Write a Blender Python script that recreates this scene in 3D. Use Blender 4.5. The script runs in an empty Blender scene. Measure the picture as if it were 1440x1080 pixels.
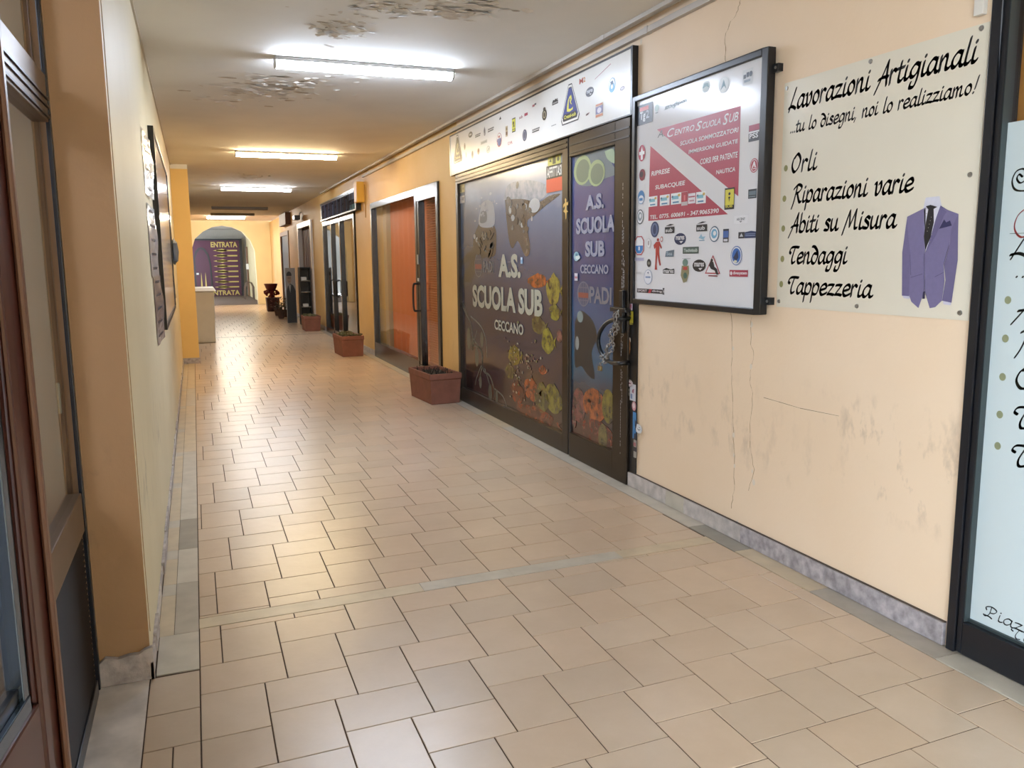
import bpy, bmesh, math, random
from mathutils import Vector, Matrix
random.seed(7)
SC = bpy.context.scene
COL = SC.collection
PI = math.pi

# ------------------------------------------------------------------ camera, sky, exposure
CAM_H = 1.5
PITCH, ROLL, YAW, FOC = -0.148674474, 0.009190903, -0.363063775, 1162.2
Rz = Matrix.Rotation(YAW, 3, 'Z'); Rx = Matrix.Rotation(PITCH, 3, 'X'); Ry = Matrix.Rotation(ROLL, 3, 'Y')
RC = Rz @ Rx @ Ry                                   # x right, y forward, z up  ->  world
cam = bpy.data.objects.new('camera', bpy.data.cameras.new('camera'))
COL.objects.link(cam)
right, fwd, up = RC @ Vector((1, 0, 0)), RC @ Vector((0, 1, 0)), RC @ Vector((0, 0, 1))
m = Matrix((right, up, -fwd)).transposed().to_4x4()
m.translation = Vector((0, 0, CAM_H))
cam.matrix_world = m
cam.data.sensor_fit = 'HORIZONTAL'; cam.data.sensor_width = 36.0
cam.data.lens = 36.0 * FOC / 1440.0
cam.data.clip_start = 0.02; cam.data.clip_end = 200
SC.camera = cam

world = bpy.data.worlds.new('sky'); SC.world = world
world.use_nodes = True
wb = world.node_tree.nodes['Background']
wb.inputs[0].default_value = (0.78, 0.88, 1.0, 1); wb.inputs[1].default_value = 9.2
SC.view_settings.view_transform = 'Standard'; SC.view_settings.look = 'None'
SC.view_settings.gamma = 1.0; SC.view_settings.use_curve_mapping = False
SC.view_settings.exposure = 0.6
LAMP_POWER = 70.0

# ------------------------------------------------------------------ the building's measures
WR, WL, ZC = 2.645, -0.235, 2.93      # right wall, left wall, ceiling
FR = 2.62                             # front of the shop frames on the right
YB = 31.4                             # arch wall


def ray(x, y):
    return RC @ Vector(((x - 720) / FOC, 1.0, -(y - 540) / FOC))


def onx(x, y, X):
    d = ray(x, y); t = X / d.x
    return Vector((X, d.y * t, CAM_H + d.z * t))


def onz(x, y, Z=0.0):
    d = ray(x, y); t = (Z - CAM_H) / d.z
    return Vector((d.x * t, d.y * t, Z))


def ony(x, y, Y):
    d = ray(x, y); t = Y / d.y
    return Vector((d.x * t, Y, CAM_H + d.z * t))


class Crop:
    """measuring grid on the right wall: survey photo enlargement -> metres (u runs to the right, v up)"""
    def __init__(s, x0, y0, k, X=WR): s.x0, s.y0, s.k, s.X = x0, y0, k, X
    def uv(s, x, y):
        p = onx(s.x0 + x / s.k, s.y0 + y / s.k, s.X); return (-p.y, p.z)
    def box(s, x, y, w, h):
        a = s.uv(x - w / 2, y); b = s.uv(x + w / 2, y); c = s.uv(x, y - h / 2); d = s.uv(x, y + h / 2)
        return ((a[0] + b[0]) / 2, (c[1] + d[1]) / 2, (b[0] - a[0]) / 2, (c[1] - d[1]) / 2)


# ------------------------------------------------------------------ materials
def lin(h):
    h = h.lstrip('#'); c = [int(h[i:i + 2], 16) / 255 for i in (0, 2, 4)]
    return tuple((x / 12.92 if x <= 0.04045 else ((x + 0.055) / 1.055) ** 2.4) for x in c) + (1,)


MATS = {}


def mat(name, hexc, rough=0.5, metal=0.0, spec=0.5, var=0.0, vscale=6.0, bump=0.0, bscale=40.0, coat=0.0):
    if name in MATS: return MATS[name]
    mt = bpy.data.materials.new(name); mt.use_nodes = True
    nt = mt.node_tree; b = nt.nodes['Principled BSDF']
    c = lin(hexc)
    b.inputs['Base Color'].default_value = c; b.inputs['Roughness'].default_value = rough
    b.inputs['Metallic'].default_value = metal; b.inputs['Specular IOR Level'].default_value = spec
    b.inputs['Coat Weight'].default_value = coat; b.inputs['Coat Roughness'].default_value = 0.12
    if var or bump:
        tc = nt.nodes.new('ShaderNodeTexCoord')
        if var:
            n = nt.nodes.new('ShaderNodeTexNoise'); n.inputs['Scale'].default_value = vscale; n.inputs['Detail'].default_value = 5
            nt.links.new(tc.outputs['Object'], n.inputs['Vector'])
            r = nt.nodes.new('ShaderNodeMapRange'); r.inputs[1].default_value = 0.3; r.inputs[2].default_value = 0.7
            r.inputs[3].default_value = 1 - var; r.inputs[4].default_value = 1 + var * 0.5
            nt.links.new(n.outputs['Fac'], r.inputs[0])
            mx = nt.nodes.new('ShaderNodeVectorMath'); mx.operation = 'SCALE'
            mx.inputs[0].default_value = c[:3]; nt.links.new(r.outputs[0], mx.inputs['Scale'])
            nt.links.new(mx.outputs[0], b.inputs['Base Color'])
        if bump:
            n2 = nt.nodes.new('ShaderNodeTexNoise'); n2.inputs['Scale'].default_value = bscale; n2.inputs['Detail'].default_value = 4
            nt.links.new(tc.outputs['Object'], n2.inputs['Vector'])
            bp = nt.nodes.new('ShaderNodeBump'); bp.inputs['Strength'].default_value = bump; bp.inputs['Distance'].default_value = 0.01
            nt.links.new(n2.outputs['Fac'], bp.inputs['Height']); nt.links.new(bp.outputs[0], b.inputs['Normal'])
    MATS[name] = mt
    return mt


def ink(hexc):
    return mat('print_' + hexc.lstrip('#'), hexc, rough=0.42, var=0.05, vscale=60)


def murky(hexc, dark='#2C2624'):
    """blurred photo-print colour: the fish and corals dissolve into the dark sea"""
    nm = 'murky_print_' + hexc[1:]
    if nm in MATS: return MATS[nm]
    mt = bpy.data.materials.new(nm); mt.use_nodes = True; nt = mt.node_tree; N = nt.nodes; L = nt.links
    b = N['Principled BSDF']; b.inputs['Roughness'].default_value = 0.25; b.inputs['Coat Weight'].default_value = 0.3
    tc = N.new('ShaderNodeTexCoord'); n = N.new('ShaderNodeTexNoise'); n.inputs['Scale'].default_value = 13; n.inputs['Detail'].default_value = 6; n.inputs['Roughness'].default_value = .65
    L.new(tc.outputs['Object'], n.inputs[0])
    cr = N.new('ShaderNodeValToRGB'); L.new(n.outputs['Fac'], cr.inputs[0])
    cr.color_ramp.elements[0].position = .34; cr.color_ramp.elements[0].color = lin(dark); cr.color_ramp.elements[1].position = .60; cr.color_ramp.elements[1].color = lin(hexc)
    L.new(cr.outputs[0], b.inputs['Base Color']); MATS[nm] = mt
    return mt


def glass_mat(name, tint='#ffffff', ior=1.5, gloss=0.02):
    if name in MATS: return MATS[name]
    mt = bpy.data.materials.new(name); mt.use_nodes = True; nt = mt.node_tree
    nt.nodes.remove(nt.nodes['Principled BSDF']); out = nt.nodes['Material Output']
    tr = nt.nodes.new('ShaderNodeBsdfTransparent'); tr.inputs[0].default_value = lin(tint)
    gl = nt.nodes.new('ShaderNodeBsdfGlossy'); gl.inputs['Roughness'].default_value = gloss
    fr = nt.nodes.new('ShaderNodeFresnel'); fr.inputs[0].default_value = ior
    mx = nt.nodes.new('ShaderNodeMixShader')
    ge = nt.nodes.new('ShaderNodeNewGeometry'); iv = nt.nodes.new('ShaderNodeMath'); iv.operation = 'SUBTRACT'; iv.inputs[0].default_value = 1.0
    mu = nt.nodes.new('ShaderNodeMath'); mu.operation = 'MULTIPLY'                    # only the outer skin of a pane reflects
    nt.links.new(ge.outputs['Backfacing'], iv.inputs[1]); nt.links.new(iv.outputs[0], mu.inputs[0]); nt.links.new(fr.outputs[0], mu.inputs[1])
    nt.links.new(mu.outputs[0], mx.inputs[0]); nt.links.new(tr.outputs[0], mx.inputs[1]); nt.links.new(gl.outputs[0], mx.inputs[2])
    nt.links.new(mx.outputs[0], out.inputs[0])
    MATS[name] = mt
    return mt


def emis_mat(name, hexc, strength):
    mt = bpy.data.materials.new(name); mt.use_nodes = True; nt = mt.node_tree
    nt.nodes.remove(nt.nodes['Principled BSDF']); e = nt.nodes.new('ShaderNodeEmission')
    e.inputs[0].default_value = lin(hexc); e.inputs[1].default_value = strength
    nt.links.new(e.outputs[0], nt.nodes['Material Output'].inputs[0])
    return mt


def wall_paint(name, ca, cb):
    """old yellow wall paint: mottled, with smeared scuff marks at hip height and damp patches near the floor"""
    mt = bpy.data.materials.new(name); mt.use_nodes = True; nt = mt.node_tree; N = nt.nodes; L = nt.links
    b = N['Principled BSDF']; b.inputs['Roughness'].default_value = 0.55; b.inputs['Specular IOR Level'].default_value = 0.35
    tc = N.new('ShaderNodeTexCoord')
    n1 = N.new('ShaderNodeTexNoise'); n1.inputs['Scale'].default_value = 1.3; n1.inputs['Detail'].default_value = 6
    L.new(tc.outputs['Object'], n1.inputs[0])
    cr = N.new('ShaderNodeValToRGB'); cr.color_ramp.elements[0].color = lin(ca); cr.color_ramp.elements[1].color = lin(cb)
    cr.color_ramp.elements[0].position = 0.3; cr.color_ramp.elements[1].position = 0.7
    L.new(n1.outputs['Fac'], cr.inputs[0])
    sep = N.new('ShaderNodeSeparateXYZ'); L.new(tc.outputs['Object'], sep.inputs[0])
    mp = N.new('ShaderNodeMapping'); mp.inputs['Scale'].default_value = (6, 8, 4.0); L.new(tc.outputs['Object'], mp.inputs[0])
    n2 = N.new('ShaderNodeTexNoise'); n2.inputs['Scale'].default_value = 1.4; n2.inputs['Detail'].default_value = 9; n2.inputs['Roughness'].default_value = 0.65
    L.new(mp.outputs[0], n2.inputs[0])
    r = N.new('ShaderNodeMapRange'); r.inputs[1].default_value = 0.53; r.inputs[2].default_value = 0.74; L.new(n2.outputs['Fac'], r.inputs[0])

    def band(lo0, lo1, hi1, hi0):
        a = N.new('ShaderNodeMapRange'); a.inputs[1].default_value = lo0; a.inputs[2].default_value = lo1; L.new(sep.outputs['Z'], a.inputs[0])
        c = N.new('ShaderNodeMapRange'); c.inputs[1].default_value = hi1; c.inputs[2].default_value = hi0
        c.inputs[3].default_value = 1; c.inputs[4].default_value = 0; L.new(sep.outputs['Z'], c.inputs[0])
        mu = N.new('ShaderNodeMath'); mu.operation = 'MULTIPLY'; L.new(a.outputs[0], mu.inputs[0]); L.new(c.outputs[0], mu.inputs[1])
        return mu.outputs[0]
    m1 = N.new('ShaderNodeMath'); m1.operation = 'MULTIPLY'; L.new(r.outputs[0], m1.inputs[0]); L.new(band(0.38, 0.55, 0.72, 0.95), m1.inputs[1])
    m2 = N.new('ShaderNodeMath'); m2.operation = 'MULTIPLY'; L.new(m1.outputs[0], m2.inputs[0]); rc = N.new('ShaderNodeMapRange'); rc.inputs[1].default_value = 0.42; rc.inputs[2].default_value = 0.62; rc.inputs[3].default_value = 0.08; rc.inputs[4].default_value = 0.75; L.new(n1.outputs['Fac'], rc.inputs[0]); L.new(rc.outputs[0], m2.inputs[1])
    mx = N.new('ShaderNodeMix'); mx.data_type = 'RGBA'; mx.inputs['B'].default_value = lin('#5E5042')
    L.new(m2.outputs[0], mx.inputs['Factor']); L.new(cr.outputs[0], mx.inputs['A']); L.new(mx.outputs['Result'], b.inputs['Base Color'])
    n3 = N.new('ShaderNodeTexNoise'); n3.inputs['Scale'].default_value = 35; n3.inputs['Detail'].default_value = 5; L.new(tc.outputs['Object'], n3.inputs[0])
    bp = N.new('ShaderNodeBump'); bp.inputs['Strength'].default_value = 0.12; bp.inputs['Distance'].default_value = 0.01
    L.new(n3.outputs['Fac'], bp.inputs['Height']); L.new(bp.outputs[0], b.inputs['Normal'])
    return mt


def tile_mat():
    mt = bpy.data.materials.new('glazed_floor_tile'); mt.use_nodes = True; nt = mt.node_tree; N = nt.nodes; L = nt.links
    b = N['Principled BSDF']
    at = N.new('ShaderNodeAttribute'); at.attribute_name = 'tint'
    tc = N.new('ShaderNodeTexCoord')
    n1 = N.new('ShaderNodeTexNoise'); n1.inputs['Scale'].default_value = 2.2; n1.inputs['Detail'].default_value = 8; n1.inputs['Roughness'].default_value = 0.7
    L.new(tc.outputs['Object'], n1.inputs[0])
    cr = N.new('ShaderNodeValToRGB'); cr.color_ramp.elements[0].color = lin('#BAA38A'); cr.color_ramp.elements[1].color = lin('#C7B199')
    cr.color_ramp.elements[0].position = 0.3; cr.color_ramp.elements[1].position = 0.7
    L.new(n1.outputs['Fac'], cr.inputs[0])
    mx = N.new('ShaderNodeMix'); mx.data_type = 'RGBA'; mx.blend_type = 'MULTIPLY'; mx.inputs['Factor'].default_value = 1.0
    L.new(cr.outputs[0], mx.inputs['A']); L.new(at.outputs['Color'], mx.inputs['B']); L.new(mx.outputs['Result'], b.inputs['Base Color'])
    b.inputs['Roughness'].default_value = 0.29; b.inputs['Specular IOR Level'].default_value = 0.5
    n3 = N.new('ShaderNodeTexNoise'); n3.inputs['Scale'].default_value = 9; n3.inputs['Detail'].default_value = 3; L.new(tc.outputs['Object'], n3.inputs[0])
    bp = N.new('ShaderNodeBump'); bp.inputs['Strength'].default_value = 0.08; bp.inputs['Distance'].default_value = 0.02
    L.new(n3.outputs['Fac'], bp.inputs['Height']); L.new(bp.outputs[0], b.inputs['Normal'])
    return mt


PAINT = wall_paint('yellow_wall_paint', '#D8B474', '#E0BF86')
PAINT_DAYLIT = wall_paint('wall_paint_daylit', '#E5CCAD', '#E9D2B6')  # wall paint with the daylight's paler tint mixed into its colour
PAINT_LEFT_DAYLIT = wall_paint('left_wall_paint_daylit', '#DACDAA', '#E2D6B6')  # left wall's daylight tint is put into the paint colour too
PAINT_SHADED = wall_paint('pier_paint_shaded', '#A98560', '#B28F6A')  # wall paint darkened for the shade on the pier's near face
TILE = tile_mat()
GROUT = mat('grout', '#4E3B2C', 0.9)
CEIL = mat('ceiling_paint', '#E8E5DD', 0.8, var=0.06, vscale=1.5, bump=0.1, bscale=12)
STONE = [mat('border_stone_' + n, c, 0.35, var=0.14, vscale=9) for n, c in (('pale', '#B9B1A2'), ('mid', '#A39A8C'), ('grey', '#8E887C'), ('warm', '#C0AF93'))]
MARBLE = mat('skirting_marble', '#A9A2A4', 0.3, var=0.45, vscale=26)
MARBLE2 = mat('skirting_marble_pale', '#BDB5B0', 0.3, var=0.3, vscale=18)
BLACK = mat('black_enamel', '#16171A', 0.35, var=0.1, vscale=20)
BRONZE = mat('bronze_anodised', '#3B332B', 0.32, metal=0.75, var=0.08, vscale=5)
DARKFRAME = mat('dark_blue_black_frame', '#15181F', 0.3, var=0.1, vscale=8)
CHROME = mat('steel', '#A9A9A8', 0.28, metal=0.9, var=0.1)
WHITEPL = mat('white_plastic', '#D9D6CE', 0.45, var=0.04)
TERRA = mat('terracotta', '#80503F', 0.75, var=0.16, vscale=11, bump=0.15, bscale=30)
SOIL = mat('dry_soil', '#3D342B', 0.95, var=0.4, vscale=40, bump=0.8, bscale=60)
GLASS = glass_mat('shop_glass')


# ------------------------------------------------------------------ mesh building helpers
def wloc(o):
    v = Vector((0, 0, 0))
    while o is not None: v += o.location; o = o.parent
    return v


class MB:
    def __init__(s): s.v, s.f, s.m, s.mats = [], [], [], []
    def mi(s, mt):
        if mt not in s.mats: s.mats.append(mt)
        return s.mats.index(mt)
    def face(s, pts, mt):
        i = len(s.v); s.v += [tuple(p) for p in pts]; s.f.append(tuple(range(i, i + len(pts)))); s.m.append(s.mi(mt)); return s
    def add(s, vs, fs, mt):
        i = len(s.v); k = s.mi(mt); s.v += [tuple(p) for p in vs]
        for f in fs: s.f.append(tuple(a + i for a in f)); s.m.append(k)
        return s
    def box(s, x0, x1, y0, y1, z0, z1, mt):
        x0, x1 = min(x0, x1), max(x0, x1); y0, y1 = min(y0, y1), max(y0, y1); z0, z1 = min(z0, z1), max(z0, z1)
        vs = [(x, y, z) for z in (z0, z1) for y in (y0, y1) for x in (x0, x1)]
        return s.add(vs, [(0, 2, 3, 1), (4, 5, 7, 6), (0, 1, 5, 4), (2, 6, 7, 3), (0, 4, 6, 2), (1, 3, 7, 5)], mt)
    def prism(s, bottom, top, mt, caps=True):
        n = len(bottom); fs = [(i, (i + 1) % n, n + (i + 1) % n, n + i) for i in range(n)]
        if caps: fs += [tuple(reversed(range(n))), tuple(range(n, 2 * n))]
        return s.add(list(bottom) + list(top), fs, mt)
    def extr(s, poly, axis, d0, d1, mt):
        """2D polygon pushed along an axis: axis 'x' poly=(y,z); 'y' poly=(x,z); 'z' poly=(x,y)"""
        f = {'x': lambda p, d: (d, p[0], p[1]), 'y': lambda p, d: (p[0], d, p[1]), 'z': lambda p, d: (p[0], p[1], d)}[axis]
        return s.prism([f(p, d0) for p in poly], [f(p, d1) for p in poly], mt)
    def tube(s, path, r, mt, n=8, closed=False):
        path = [Vector(p) for p in path]; rings = []; L = len(path); ref = None
        for i, p in enumerate(path):
            if closed: t = path[(i + 1) % L] - path[i - 1]
            else: t = path[min(i + 1, L - 1)] - path[max(i - 1, 0)]
            t.normalize()
            if ref is None:
                ref = Vector((0, 0, 1)) if abs(t.z) < 0.9 else Vector((1, 0, 0))
            a = t.cross(ref); a.normalize(); b = a.cross(t); ref = b
            rr = r[i] if isinstance(r, (list, tuple)) else r
            rings.append([p + a * (math.cos(2 * PI * k / n) * rr) + b * (math.sin(2 * PI * k / n) * rr) for k in range(n)])
        vs = [v for q in rings for v in q]; fs = []
        for i in range(L if closed else L - 1):
            j = (i + 1) % L
            for k in range(n): fs.append((i * n + k, i * n + (k + 1) % n, j * n + (k + 1) % n, j * n + k))
        if not closed: fs += [tuple(reversed(range(n))), tuple((L - 1) * n + k for k in range(n))]
        return s.add(vs, fs, mt)
    def lathe(s, prof, c, mt, n=24):
        vs = []; fs = []
        for r, z in prof:
            for k in range(n): vs.append((c[0] + r * math.cos(2 * PI * k / n), c[1] + r * math.sin(2 * PI * k / n), c[2] + z))
        for i in range(len(prof) - 1):
            for k in range(n): fs.append((i * n + k, i * n + (k + 1) % n, (i + 1) * n + (k + 1) % n, (i + 1) * n + k))
        fs += [tuple(reversed(range(n))), tuple((len(prof) - 1) * n + k for k in range(n))]
        return s.add(vs, fs, mt)
    def blob(s, c, r, mt, n=8, jit=0.0):
        vs = []; fs = []
        for i in range(n // 2 + 1):
            th = PI * i / (n // 2)
            for k in range(n):
                q = 1 + random.uniform(-jit, jit)
                vs.append((c[0] + r[0] * q * math.sin(th) * math.cos(2 * PI * k / n), c[1] + r[1] * q * math.sin(th) * math.sin(2 * PI * k / n), c[2] + r[2] * q * math.cos(th)))
        for i in range(n // 2):
            for k in range(n): fs.append((i * n + k, (i + 1) * n + k, (i + 1) * n + (k + 1) % n, i * n + (k + 1) % n))
        return s.add(vs, fs, mt)
    def build(s, name, parent=None, loc=None, bevel=0.0, smooth=False, **props):
        base = wloc(parent) if parent is not None else Vector(loc if loc is not None else (0, 0, 0))
        me = bpy.data.meshes.new(name)
        me.from_pydata([(Vector(v) - base)[:] for v in s.v], [], s.f)
        for mt in s.mats: me.materials.append(mt)
        for p, k in zip(me.polygons, s.m): p.material_index = k
        me.validate(); me.update()
        bm = bmesh.new(); bm.from_mesh(me)
        bmesh.ops.remove_doubles(bm, verts=bm.verts, dist=1e-6)
        bmesh.ops.recalc_face_normals(bm, faces=bm.faces); bm.to_mesh(me); bm.free()
        if smooth:
            for p in me.polygons: p.use_smooth = True
        o = bpy.data.objects.new(name, me); COL.objects.link(o)
        if parent is not None: o.parent = parent
        else: o.location = base
        if bevel:
            b = o.modifiers.new('bevel', 'BEVEL'); b.width = bevel; b.segments = 2; b.limit_method = 'ANGLE'
        for k, v in props.items(): o[k] = v
        return o


def thing(name, label, category, loc, group=None):
    o = bpy.data.objects.new(name, None); COL.objects.link(o); o.location = loc; o.empty_display_size = 0.1
    o['label'] = label; o['category'] = category
    if group: o['group'] = group
    return o


def structure(name, loc=(0, 0, 0)):
    o = bpy.data.objects.new(name, None); COL.objects.link(o); o.location = loc; o['kind'] = 'structure'; o.empty_display_size = 0.1
    return o


# ------------------------------------------------------------------ flat prints on the right wall's planes  (u = -y, v = z)
def ell(cx, cy, rx, ry, n=20, rot=0.0):
    o = []
    for k in range(n):
        a = 2 * PI * k / n; x, y = rx * math.cos(a), ry * math.sin(a)
        o.append((cx + x * math.cos(rot) - y * math.sin(rot), cy + x * math.sin(rot) + y * math.cos(rot)))
    return o


class Flat(MB):
    """stack of thin printed layers facing the corridor, on the plane x = X"""
    def __init__(s, X, step=0.0005): super().__init__(); s.X = X; s.step = step; s.n = 0
    def layer(s): s.n += 1; return s
    def poly(s, pts, hexc, mt=None):
        s.face([(s.X - s.n * s.step, -u, v) for u, v in pts], mt or ink(hexc)); return s
    def polys(s, lst, hexc):
        for p in lst: s.poly(p, hexc)
        return s
    def tri(s, vs, fs, hexc):
        s.add([(s.X - s.n * s.step, -u, v) for u, v in vs], fs, ink(hexc)); return s


TXT = {}


def text_geo(st, bold=0.02, shear=0.0, space=1.0):
    key = (st, bold, shear, space)
    if key in TXT: return TXT[key]
    cu = bpy.data.curves.new('t', 'FONT'); cu.body = st; cu.offset = bold; cu.shear = shear; cu.space_character = space; cu.resolution_u = 3
    ob = bpy.data.objects.new('t', cu); COL.objects.link(ob)
    dg = bpy.context.evaluated_depsgraph_get(); dg.update()
    me = bpy.data.meshes.new_from_object(ob.evaluated_get(dg))
    vs = [(v.co.x, v.co.y) for v in me.vertices]; fs = [tuple(p.vertices) for p in me.polygons]
    bpy.data.objects.remove(ob); bpy.data.curves.remove(cu); bpy.data.meshes.remove(me)
    x0 = min(a for a, b in vs); x1 = max(a for a, b in vs); y0 = min(b for a, b in vs); y1 = max(b for a, b in vs)
    TXT[key] = ([((a - x0) / (x1 - x0), (b - y0) / (y1 - y0)) for a, b in vs], fs)
    return TXT[key]


def put_text(fl, st, lb, rt, hexc, bold=0.02, shear=0.0, space=1.0, tilt=0.0):
    vs, fs = text_geo(st, bold, shear, space)
    W, H = rt[0] - lb[0], rt[1] - lb[1]
    fl.tri([(lb[0] + a * W, lb[1] + b * H + tilt * a) for a, b in vs], fs, hexc)


# brush lettering: every glyph is a few pen strokes, drawn with a flat nib
GL = {
 'a': (0.92, [[(.75, .85), (.45, 1), (.12, .6), (.1, .15), (.3, 0), (.6, .35), (.75, .95)], [(.75, .95), (.66, .2), (.8, 0), (.98, .12)]]),
 'b': (0.85, [[(.2, 1.7), (.12, .1)], [(.12, .6), (.45, 1), (.75, .7), (.6, .1), (.3, 0), (.12, .15)]]),
 'd': (0.85, [[(.02, 1.55), (.3, 1.5), (.65, 1.1), (.75, .6), (.5, .03), (.2, .05), (.08, .45), (.3, .9), (.65, .85)]]),
 'e': (0.8, [[(.12, .42), (.7, .65), (.55, 1), (.2, .8), (.08, .35), (.3, 0), (.78, .2)]]),
 'g': (0.92, [[(.75, .85), (.45, 1), (.12, .6), (.12, .2), (.35, .08), (.65, .4), (.78, .95)], [(.78, .95), (.7, 0), (.5, -.6), (.15, -.62), (.2, -.3)]]),
 'i': (0.48, [[(.2, .95), (.12, .15), (.28, .02), (.45, .15)], [(.24, 1.36), (.28, 1.32)]]),
 'l': (0.5, [[(.3, 1.7), (.12, .2), (.28, .02), (.45, .15)]]),
 'm': (1.3, [[(.12, .98), (.1, 0)], [(.1, .5), (.35, .95), (.5, .85), (.48, 0)], [(.48, .5), (.78, .95), (.92, .85), (.86, .15), (1.0, .02), (1.15, .12)]]),
 'n': (0.92, [[(.12, .98), (.1, 0)], [(.1, .5), (.4, .97), (.58, .85), (.54, .15), (.68, .02), (.85, .12)]]),
 'o': (0.8, [[(.45, 1), (.15, .75), (.1, .25), (.35, 0), (.62, .3), (.65, .75), (.45, 1)]]),
 'p': (0.82, [[(.12, .98), (.02, -.7)], [(.1, .55), (.4, 1), (.7, .75), (.55, .1), (.25, 0), (.08, .15)]]),
 'r': (0.65, [[(.12, .98), (.1, 0)], [(.1, .55), (.35, .98), (.58, .85)]]),
 's': (0.68, [[(.6, .85), (.35, 1), (.15, .75), (.5, .4), (.45, .05), (.05, .08)]]),
 't': (0.6, [[(.3, 1.4), (.18, .2), (.35, 0), (.55, .15)], [(.0, .93), (.58, 1)]]),
 'u': (0.92, [[(.12, .95), (.1, .2), (.3, 0), (.6, .4), (.68, .95)], [(.68, .95), (.64, .15), (.75, .02), (.9, .1)]]),
 'v': (0.8, [[(.05, .9), (.18, .95), (.2, .5), (.22, .05), (.42, .02), (.66, .5), (.6, 1), (.45, .85)]]),
 'z': (0.78, [[(.08, .9), (.35, .95), (.65, .92)], [(.65, .92), (.08, .08)], [(.08, .08), (.4, .1), (.72, .04)]]),
 'f': (0.6, [[(.6, 1.6), (.4, 1.65), (.25, 1.2), (.1, -.5)], [(.0, .93), (.5, .98)]]),
 ',': (0.4, [[(.15, .08), (.02, -.3)]]), '.': (0.32, [[(.12, .08), (.16, .05)]]),
 '!': (0.5, [[(.5, 1.65), (.28, .45)], [(.14, .08), (.18, .05)]]), ' ': (0.62, []),
 'L': (0.85, [[(.55, 1.7), (.3, .9), (-.02, -.15)], [(-.08, .12), (.3, .22), (.72, -.02)]]),
 'A': (1.05, [[(-.1, -.45), (.45, .8), (.82, 1.75)], [(.82, 1.75), (.8, .7), (.86, 0)], [(.1, .5), (.5, .62), (.95, .6)]]),
 'O': (1.05, [[(.5, 1.62), (.15, 1.2), (.05, .5), (.35, 0), (.75, .4), (.88, 1.1), (.55, 1.6), (.28, 1.3)]]),
 'R': (1.1, [[(.35, 1.5), (.12, .2), (-.1, -.5)], [(-.02, 1.3), (.45, 1.65), (.92, 1.4), (.65, .98), (.3, .85)], [(.42, .85), (.75, .08), (1.0, .05)]]),
 'M': (1.5, [[(-.1, -.4), (.25, .9), (.45, 1.6)], [(.45, 1.6), (.58, .25)], [(.58, .25), (1.1, 1.65)], [(1.1, 1.65), (1.1, .2), (1.35, .1)]]),
 'T': (0.95, [[(.12, .95), (-.05, 1.1), (.1, 1.45), (.5, 1.55), (1.05, 1.5)], [(.6, 1.5), (.34, .5), (.42, .02), (.72, .14)]]),
 'P': (1.0, [[(.05, .95), (-.02, 1.35), (.45, 1.65), (.9, 1.35), (.7, .85), (.35, .7)], [(.45, 1.6), (.3, .5), (.0, .0), (-.2, .15)], [(-.1, .1), (.3, .12), (.55, -.05)]]),
 'C': (0.95, [[(.85, 1.3), (.55, 1.6), (.15, 1.2), (.05, .5), (.35, 0), (.85, .3)]]),
}


def crom(pts, k=6):
    if len(pts) < 3: return pts
    o = []
    P = [pts[0]] + list(pts) + [pts[-1]]
    for i in range(1, len(P) - 2):
        a, b, c, d = P[i - 1], P[i], P[i + 1], P[i + 2]
        for q in range(k):
            t = q / k
            o.append(tuple(0.5 * (2 * b[j] + (c[j] - a[j]) * t + (2 * a[j] - 5 * b[j] + 4 * c[j] - d[j]) * t * t + (3 * b[j] - a[j] - 3 * c[j] + d[j]) * t ** 3) for j in (0, 1)))
    o.append(pts[-1])
    return o


def hull(pts):
    pts = sorted(set(pts))
    def half(ps):
        h = []
        for p in ps:
            while len(h) > 1 and (h[-1][0] - h[-2][0]) * (p[1] - h[-2][1]) - (h[-1][1] - h[-2][1]) * (p[0] - h[-2][0]) <= 0: h.pop()
            h.append(p)
        return h
    a = half(pts); b = half(list(reversed(pts)))
    return a[:-1] + b[:-1]


def stroke(fl, pts, nib, hexc, k=6):
    p = crom(pts, k)
    for a, b in zip(p, p[1:]):
        q = [(round(c[0] + n[0], 6), round(c[1] + n[1], 6)) for c in (a, b) for n in nib]
        h = hull(q)
        if len(h) > 2: fl.poly(h, hexc)


def brush(fl, st, u0, v0, u1, xh, hexc, nib=0.15, slant=0.22, k=5):
    """brush-script line from u0 to u1 on baseline v0, x-height xh"""
    total = sum(GL[c][0] for c in st); sx = (u1 - u0) / total
    nb = [(sx * 0 + xh * p[0], xh * p[1]) for p in ell(0, 0, nib, nib * 0.42, 8, 0.9)]
    x = 0.0
    for c in st:
        w, ss = GL[c]
        for s_ in ss:
            stroke(fl, [(u0 + (x + px + slant * py * (xh / sx) * 0.6) * sx, v0 + py * xh) for px, py in s_], nb, hexc, k)
        x += w


def disc_on(fl, cr, x, y, w, h, hexc, n=20):
    u, v, a, b = cr.box(x, y, w, h); fl.poly(ell(u, v, a, b, n), hexc)


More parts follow.
